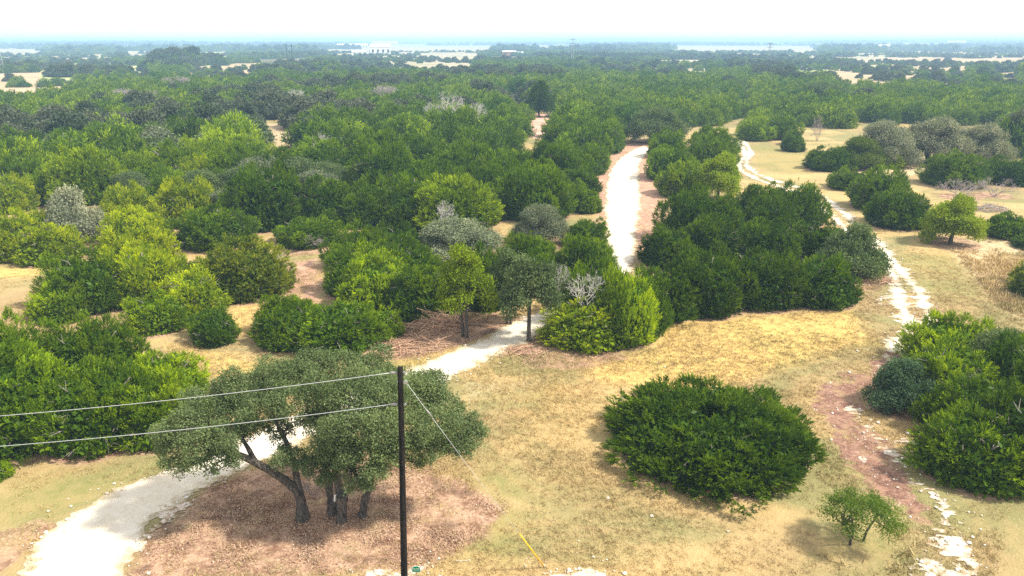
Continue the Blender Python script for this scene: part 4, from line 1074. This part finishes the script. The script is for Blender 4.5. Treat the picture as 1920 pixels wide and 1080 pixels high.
# the mass is one object of many crowns; the meshes it repeats are those of two single clumps standing in it
def mass_mesh(seed, R, H): return juniper_crown(seed, R, H, 5, 5, .80, 400, 'wood_j', thick=.42)
def seed_tree(nm, me, px_, py_, lab, s=1):
    p = at(px_, py_); o = link(nm, me, None, p); o.scale = (s, s, s); tag(o, lab, 'tree', 'single trees before the far wood'); return o
oc = [oak_tree_meshes(220 + s, 4.4, 5.6, .3, 24, 1, mat='wood_o', dens=7, k=4, size=.42, rad=.28, low=.22)[0] for s in range(2)]
SRC = [seed_tree('far_juniper', mass_mesh(200, 3.6, 4.8), 420, 206, 'dark far juniper half hidden in the wood before the tan field'), seed_tree('far_juniper', mass_mesh(201, 3.6, 4.9), 640, 200, 'dark far juniper in the wood behind the white snag'),
       seed_tree('far_juniper', mass_mesh(202, 3.7, 4.4), 1250, 205, 'dark far juniper above the end of the white road'), seed_tree('far_oak', oc[0], 1620, 205, 'far oak behind the large grey grove'), seed_tree('far_oak', oc[1], 200, 215, 'far oak deep in the wood beyond the yellow junipers')]
idx = np.where(pts[:, 3] == 1, 3 + rng.integers(0, 2, len(pts)), rng.integers(0, 3, len(pts)))
idx = np.where((pts[:, 3] == 2) & (rng.random(len(pts)) < .35), 3, idx)
gn_scatter('woodland', np.c_[pts[:, :2], Z - .1], pts[:, 2], idx, rng.uniform(0, 6.28, len(pts)), SRC, 'unbroken far wood of junipers and oaks fading into haze', 'woodland')

# ------------------------------------------------------------------ ground sheet
ring = [2.0]
while ring[-1] < 13000: ring.append(ring[-1] * 1.02 + (.0 if ring[-1] > 10 else .1))
ring = np.array(ring)
ang = np.concatenate([np.arange(-180, -46, 4.0), np.arange(-46, 46, .55), np.arange(46, 180, 4.0)])
A, Rr = np.meshgrid(np.radians(ang), ring, indexing='ij')
GX, GY = Rr * np.sin(A), Rr * np.cos(A); GZ = height(GX, GY)
gx, gy = GX.ravel(), GY.ravel(); n_a, n_r = A.shape
near = np.hypot(gx, gy) < 400
def blob(polys, soft=1.0):
    r = np.zeros(len(gx)); k = near
    for P in polys: r[k] = np.maximum(r[k], np.clip(.5 + poly_sd(gx[k], gy[k], P) / (2 * soft), 0, 1))
    return r
litter = blob([G((240, 1090), (300, 980), (400, 915), (520, 862), (700, 850), (860, 905), (935, 950), (900, 1010), (800, 1060), (560, 1078)), G((690, 655), (760, 620), (860, 600), (940, 590), (985, 600), (880, 640), (790, 668), (720, 675)),
               G((960, 640), (1040, 640), (1180, 668), (1100, 690), (990, 690)), G((1110, 300), (1140, 290), (1150, 350), (1128, 370)), G((1205, 320), (1240, 330), (1250, 390), (1200, 410)), G((1590, 500), (1660, 515), (1650, 545), (1600, 545)), G((0, 1000), (60, 980), (100, 985), (20, 1060), (-60, 1100), (-80, 1010)), G((520, 462), (640, 440), (660, 470), (540, 480))], .7)
for (tx, ty, tr) in TREES:
    if math.hypot(tx, ty) < 160 and tr > 1.9:
        d = np.hypot(gx - tx, gy - ty); litter = np.maximum(litter, np.clip(.42 - (d - tr * .92) / (.20 * tr + .6), 0, .95) * (d < tr * 2))
green = blob([G((600, 1010), (900, 940), (1000, 960), (980, 1060), (760, 1050)), G((870, 720), (1040, 710), (1050, 750), (900, 760)), G((1560, 1000), (1700, 990), (1690, 1050), (1520, 1050)), G((0, 890), (250, 870), (330, 860), (220, 925), (60, 985), (-60, 1000)), G((1640, 480), (1780, 470), (1860, 560), (1760, 580)), G((540, 465), (620, 465), (610, 500), (550, 500)), G((1400, 270), (1560, 285), (1500, 330), (1420, 320)), G((850, 880), (960, 870), (1000, 930), (930, 960))], 1.2)
straw = blob([G((1230, 600), (1600, 580), (1640, 640), (1500, 680), (1330, 740), (1130, 720), (1090, 690), (1190, 660)), G((-60, 500), (95, 500), (80, 520), (-60, 522)), G((420, 570), (500, 570), (470, 625), (430, 630)), G((290, 640), (420, 660), (560, 690), (400, 720), (380, 690)), G((700, 680), (780, 670), (830, 660), (790, 690))], 1.5)  # largest patch: sun between cloud shadows painted as yellower grass
pale = blob([G((1770, 455), (1990, 440), (1990, 620), (1880, 580), (1830, 520)), G((1600, 300), (1760, 300), (1720, 330), (1600, 330)), G((880, 720), (1010, 715), (1000, 735), (890, 745))], 1.5)
soil = blob([G((1120, 270), (1225, 268), (1240, 360), (1260, 420), (1180, 500), (1120, 480), (1110, 330)), G((480, 600), (520, 500), (600, 480), (605, 560), (560, 600))], 1.2) * .75
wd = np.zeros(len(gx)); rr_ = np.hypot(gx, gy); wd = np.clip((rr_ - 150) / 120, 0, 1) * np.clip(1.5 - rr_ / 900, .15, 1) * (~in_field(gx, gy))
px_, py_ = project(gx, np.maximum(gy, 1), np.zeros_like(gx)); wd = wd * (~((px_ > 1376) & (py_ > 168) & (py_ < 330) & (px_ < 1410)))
I = np.arange(n_a * n_r).reshape(n_a, n_r); I2 = np.roll(I, -1, 0)
quads = np.stack([I[:, :-1], I[:, 1:], I2[:, 1:], I2[:, :-1]], -1).reshape(-1, 4)
# close the middle of the disc
inner = I[:, 0][::-1] if False else I[:, 0]
verts = np.c_[gx, gy, GZ.ravel()]
flat_idx = np.concatenate([quads.ravel(), inner]); sizes = np.concatenate([np.full(len(quads), 4), [len(inner)]])
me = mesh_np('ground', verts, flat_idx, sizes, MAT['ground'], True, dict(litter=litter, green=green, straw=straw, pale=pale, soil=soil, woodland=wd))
tag(link('ground', me), 'dry grassland rolling out to the horizon', None, None, 'structure')

# ------------------------------------------------------------------ grass tufts (one uncountable cover)
rng = np.random.default_rng(5)
def tuft_mesh(seed, nb, h, w, spread):
    r = np.random.default_rng(seed); P = np.c_[r.normal(0, spread, (nb, 2)), np.zeros(nb)]; d = norm(np.c_[r.normal(0, .55, (nb, 2)), np.ones(nb)])
    v, tt = tufts(P, d, r, 1, h, w, .2, np.zeros(nb)); return mesh_np('tuft', v, np.arange(len(v)), np.full(nb, 4), MAT['tuft'])
TS = []
for s, (px_, py_) in enumerate([(1010, 905), (1240, 1010), (930, 860)]):
    o = link('grass_tuft', tuft_mesh(s, 16, .07 + .03 * s, .016, .10), None, at(px_, py_)); tag(o, 'low tuft of dry grass in the mown clearing', 'grass', None, 'stuff'); TS.append(o)
n = 150000; rr = np.sqrt(rng.uniform(16 ** 2, 85 ** 2, n) ); rr = 16 + (rr - 16) * rng.random(n) ** .35; aa = rng.uniform(-math.radians(38), math.radians(38), n)
X, Y = rr * np.sin(aa), rr * np.cos(aa)
ex = rng.exponential(.16, n)
k = (f_road(X, Y) < ex - .1) & (f_track(X, Y) < ex) & (f_soil(X, Y) < ex * 2) & (f_lime(X, Y) < ex * .6)
for (tx, ty, tr) in TREES: 
    if ty < 95: k &= np.hypot(X - tx, Y - ty) > tr * 1.02
LP = [G((240, 1090), (300, 980), (400, 915), (520, 862), (700, 850), (860, 905), (935, 950), (900, 1010), (800, 1060), (560, 1078)), G((690, 655), (760, 620), (860, 600), (940, 590), (985, 600), (880, 640), (790, 668), (720, 675))]
for P in LP: k &= (poly_sd(X, Y, P) < .2) | (rng.random(n) < .18)
k &= fbm(X * .35, Y * .35, 3) + rng.uniform(-.2, .2, n) > .42
X, Y = X[k], Y[k]
long_ = poly_sd(X, Y, G((1770, 455), (1990, 440), (1990, 620), (1880, 580), (1830, 520))) > 0
mq = np.hypot(X - at(1608, 1020)[0], Y - at(1608, 1020)[1]) < 1.7
sc = rng.uniform(.6, 1.25, len(X)) * np.where(long_ | mq, 2.4, 1)
gn_scatter('grass', np.c_[X, Y, height(X, Y) - .01], sc, rng.integers(0, 3, len(X)), rng.uniform(0, 6.28, len(X)), TS, 'short dry grass tufts covering the clearing', 'grass')

# fallen leaves under the oak and around the branch heaps
r_ = np.random.default_rng(8); LS = []
for q_, (px_, py_) in enumerate([(520, 960), (740, 1000)]):
    P = np.c_[r_.normal(0, .16, (18, 2)), r_.uniform(.0, .05, 18)]
    v, tt = leaf_quads(P, r_, 1, .01, .055, np.zeros(18), np.tile([[1., 0, 0]], (18, 1)))
    o = link('leaf_litter', quad_mesh('leaf_litter', v, tt, MAT['leaf_litter']), None, at(px_, py_)); tag(o, 'drift of brown fallen leaves under the big oak', 'leaf litter', None, 'stuff'); LS.append(o)
n = 60000; X, Y = rng.uniform(-24, 8, n), rng.uniform(17, 62, n); k = np.zeros(n, bool)
for P in LP: k |= poly_sd(X, Y, P) > rng.normal(.1, .4, n)
k &= (f_road(X, Y) < -.05) & (fbm(X * .8, Y * .8, 3) + rng.uniform(-.15, .15, n) > .53)
X, Y = X[k], Y[k]
gn_scatter('leaf_litter', np.c_[X, Y, height(X, Y) + .005], rng.uniform(.6, 1.3, len(X)), rng.integers(0, 2, len(X)), rng.uniform(0, 6.28, len(X)), LS, 'reddish brown leaf litter under the oak and beside the brush', 'leaf litter')

# small white stones
def stone_mesh(seed):
    r = np.random.default_rng(seed); b = MB(); v = []
    for z, rad in ((0, .9), (.35, 1), (.7, .6)):
        for k in range(6): a = k * 1.047; v.append((rad * math.cos(a) * r.uniform(.8, 1.2), rad * math.sin(a) * r.uniform(.7, 1.1), z * r.uniform(.8, 1.1)))
    v.append((0, 0, .85)); f = [(i * 6 + k, i * 6 + (k + 1) % 6, i * 6 + 6 + (k + 1) % 6, i * 6 + 6 + k) for i in range(2) for k in range(6)] + [(12 + k, 12 + (k + 1) % 6, 18) for k in range(6)]
    b.add(np.array(v), f); return b.mesh('stone', MAT['pebble'])
ss = [stone_mesh(1), stone_mesh(2)]; SS = []
for s, (px_, py_) in enumerate([(1222, 968), (1140, 934)]):
    o = link('stone', ss[s], None, at(px_, py_)); o.scale = (.09, .09, .07)
    tag(o, ['little white stone on grass below the lone juniper', 'single white pebble on the grass left of the lone juniper'][s], 'stone'); SS.append(o)
n = 90000; rr = 16 + 75 * rng.random(n) ** .9; aa = rng.uniform(-math.radians(38), math.radians(38), n); X, Y = rr * np.sin(aa), rr * np.cos(aa)
fr, fl, ft, fs = f_road(X, Y), f_lime(X, Y), f_track(X, Y), f_soil(X, Y)
e = rng.exponential(.35, n)
k = ((fr < .5) & (-fr < e)) | ((fl > -e * 1.2) & (fl < .5) & (fl > -3)) | ((ft < .4) & (-ft < e * .8)) | ((fs > 0) & (rng.random(n) < .12)) | (rng.random(n) < .003)
k &= rng.random(n) < .38
X, Y = X[k], Y[k]
gn_scatter('pebbles', np.c_[X, Y, height(X, Y) + .03], rng.uniform(.012, .045, len(X)) * rng.choice([1, 1, 1, 2.0], len(X)), rng.integers(0, 2, len(X)), rng.uniform(0, 6.28, len(X)), SS, 'white limestone pebbles along road edges and bare patches', 'pebbles')

# ------------------------------------------------------------------ far buildings and pylons
def shed(px_, yb, w, h, d, wall, lab, rot=0.0, gable=True):
    D = Dground(yb, 0); a = math.atan((px_ - 960) / FPX / CP); p = np.array([D * math.sin(a), D * math.cos(a), 0]); p[2] = float(height(p[0], p[1]))
    o = empty('building', p, lab, 'building', 'far buildings'); o.rotation_euler = (0, 0, -a + rot)
    b = MB(); b.box((0, 0, h / 2 - .3), (w, d, h + .6)); link('wall', b.mesh('wall', MAT[wall]), o)
    b = MB(); r = h * .28; x = w / 2 + .4; y = d / 2 + .4
    b.add([(-x, -y, h + .01), (x, -y, h + .01), (x, y, h + .01), (-x, y, h + .01), (-x, 0, h + r), (x, 0, h + r)], [(0, 1, 5, 4), (2, 3, 4, 5), (0, 4, 3), (1, 2, 5), (0, 3, 2, 1)])
    link('roof', b.mesh('roof', MAT['roof']), o)
    nw = max(2, int(w / 6))
    for k in range(nw):
        b = MB(); b.box((-w / 2 + (k + .5) * w / nw, -d / 2 - .03, h * .5), (w / nw * .4, .06, h * .35)); link('window', b.mesh('window', MAT['glass']), o)
shed(737, 103, 26, 11, 16, 'white_wall', 'tall white building in the far pale field')
shed(715, 103, 40, 5, 14, 'white_wall', 'low white building next to the tall far one')
shed(690, 91, 70, 9, 20, 'white_wall', 'white shed just under the horizon')
shed(745, 86, 90, 12, 30, 'white_wall', 'highest white roof near the horizon')
shed(955, 104, 17, 5, 10, 'orange_wall', 'orange brown shed above the bluish wood')
shed(972, 104, 10, 4, 9, 'white_wall', 'small white hut beside the orange shed')
shed(1587, 94, 24, 9, 14, 'white_wall', 'white farm building beyond the ruts side woods')
shed(1712, 86, 50, 12, 20, 'white_wall', 'lone white building on the bluish ridge')
def pylon(px_, yb, h, lab, style):
    D = Dground(yb, 0); a = math.atan((px_ - 960) / FPX / CP); p = np.array([D * math.sin(a), D * math.cos(a), 0]); p[2] = float(height(p[0], p[1]))
    o = empty('transmission_tower', p, lab, 'pylon', 'far power pylons'); o.rotation_euler = (0, 0, -a)
    if style == 'lattice':
        w = h * .055
        for sx in (-1, 1):
            for sy in (-1, 1):
                b = MB(); b.tube([(sx * w, sy * w, -.5), (sx * w * .35, sy * w * .35, h)], .16, 4); link('leg', b.mesh('leg', MAT['steel']), o)
        b = MB()
        for k in range(8):
            z0, z1 = h * k / 8, h * (k + 1) / 8; u0, u1 = w * (1 - .65 * k / 8), w * (1 - .65 * (k + 1) / 8)
            for s in (-1, 1):
                b.tube([(-u0, s * u0, z0), (u1, s * u1, z1)], .09, 4); b.tube([(s * u0, -u0, z0), (s * u1, u1, z1)], .09, 4)
        link('bracing', b.mesh('bracing', MAT['steel']), o)
        for z in (.8, .95): b = MB(); b.box((0, 0, h * z), (h * .28, .3, .3)); link('cross_arm', b.mesh('cross_arm', MAT['steel']), o)
    else:
        for s in (-1, 1): b = MB(); b.tube([(s * 2.2, 0, -.5), (s * 2.2, 0, h)], [.3, .22], 8); link('leg', b.mesh('leg', MAT['pole']), o)
        b = MB(); b.box((0, -.35, h * .86), (9, .3, .35)); link('cross_arm', b.mesh('cross_arm', MAT['pole']), o)
pylon(89, 128, 17, 'slender lattice tower in front of the dark tree clump', 'lattice')
pylon(582, 116, 16, 'two legged wooden pylon in the distant fields', 'wood')
pylon(1063, 121, 20, 'lattice tower over the bluish wooded rise', 'lattice')
pylon(1397, 122, 17, 'lattice tower at the end of the bluish wood', 'lattice')

# ------------------------------------------------------------------ haze
m, t, o = M('haze_air')
v = N(t, 'VolumePrincipled'); v.inputs['Color'].default_value = (.42, .68, 1.0, 1); v.inputs['Density'].default_value = HAZE_DENSITY; v.inputs['Anisotropy'].default_value = .0
t.links.new(v.outputs[0], o.inputs['Volume'])
zmin = float(GZ.min()) - 1.0; zmax = max(float(GZ.max()) + 10, 24)
b = MB(); b.box((0, 0, (zmin + zmax) / 2), (27600, 27600, zmax - zmin)); hz = link('haze', b.mesh('haze', m)); tag(hz, 'thin blue air haze over the plain', 'haze', None, 'stuff')
print('ZMAX', zmax, 'JUNIPERS', n_j, 'OAKS', n_o, 'MASS', len(pts), 'tris', sum(len(me.polygons) for me in bpy.data.meshes))
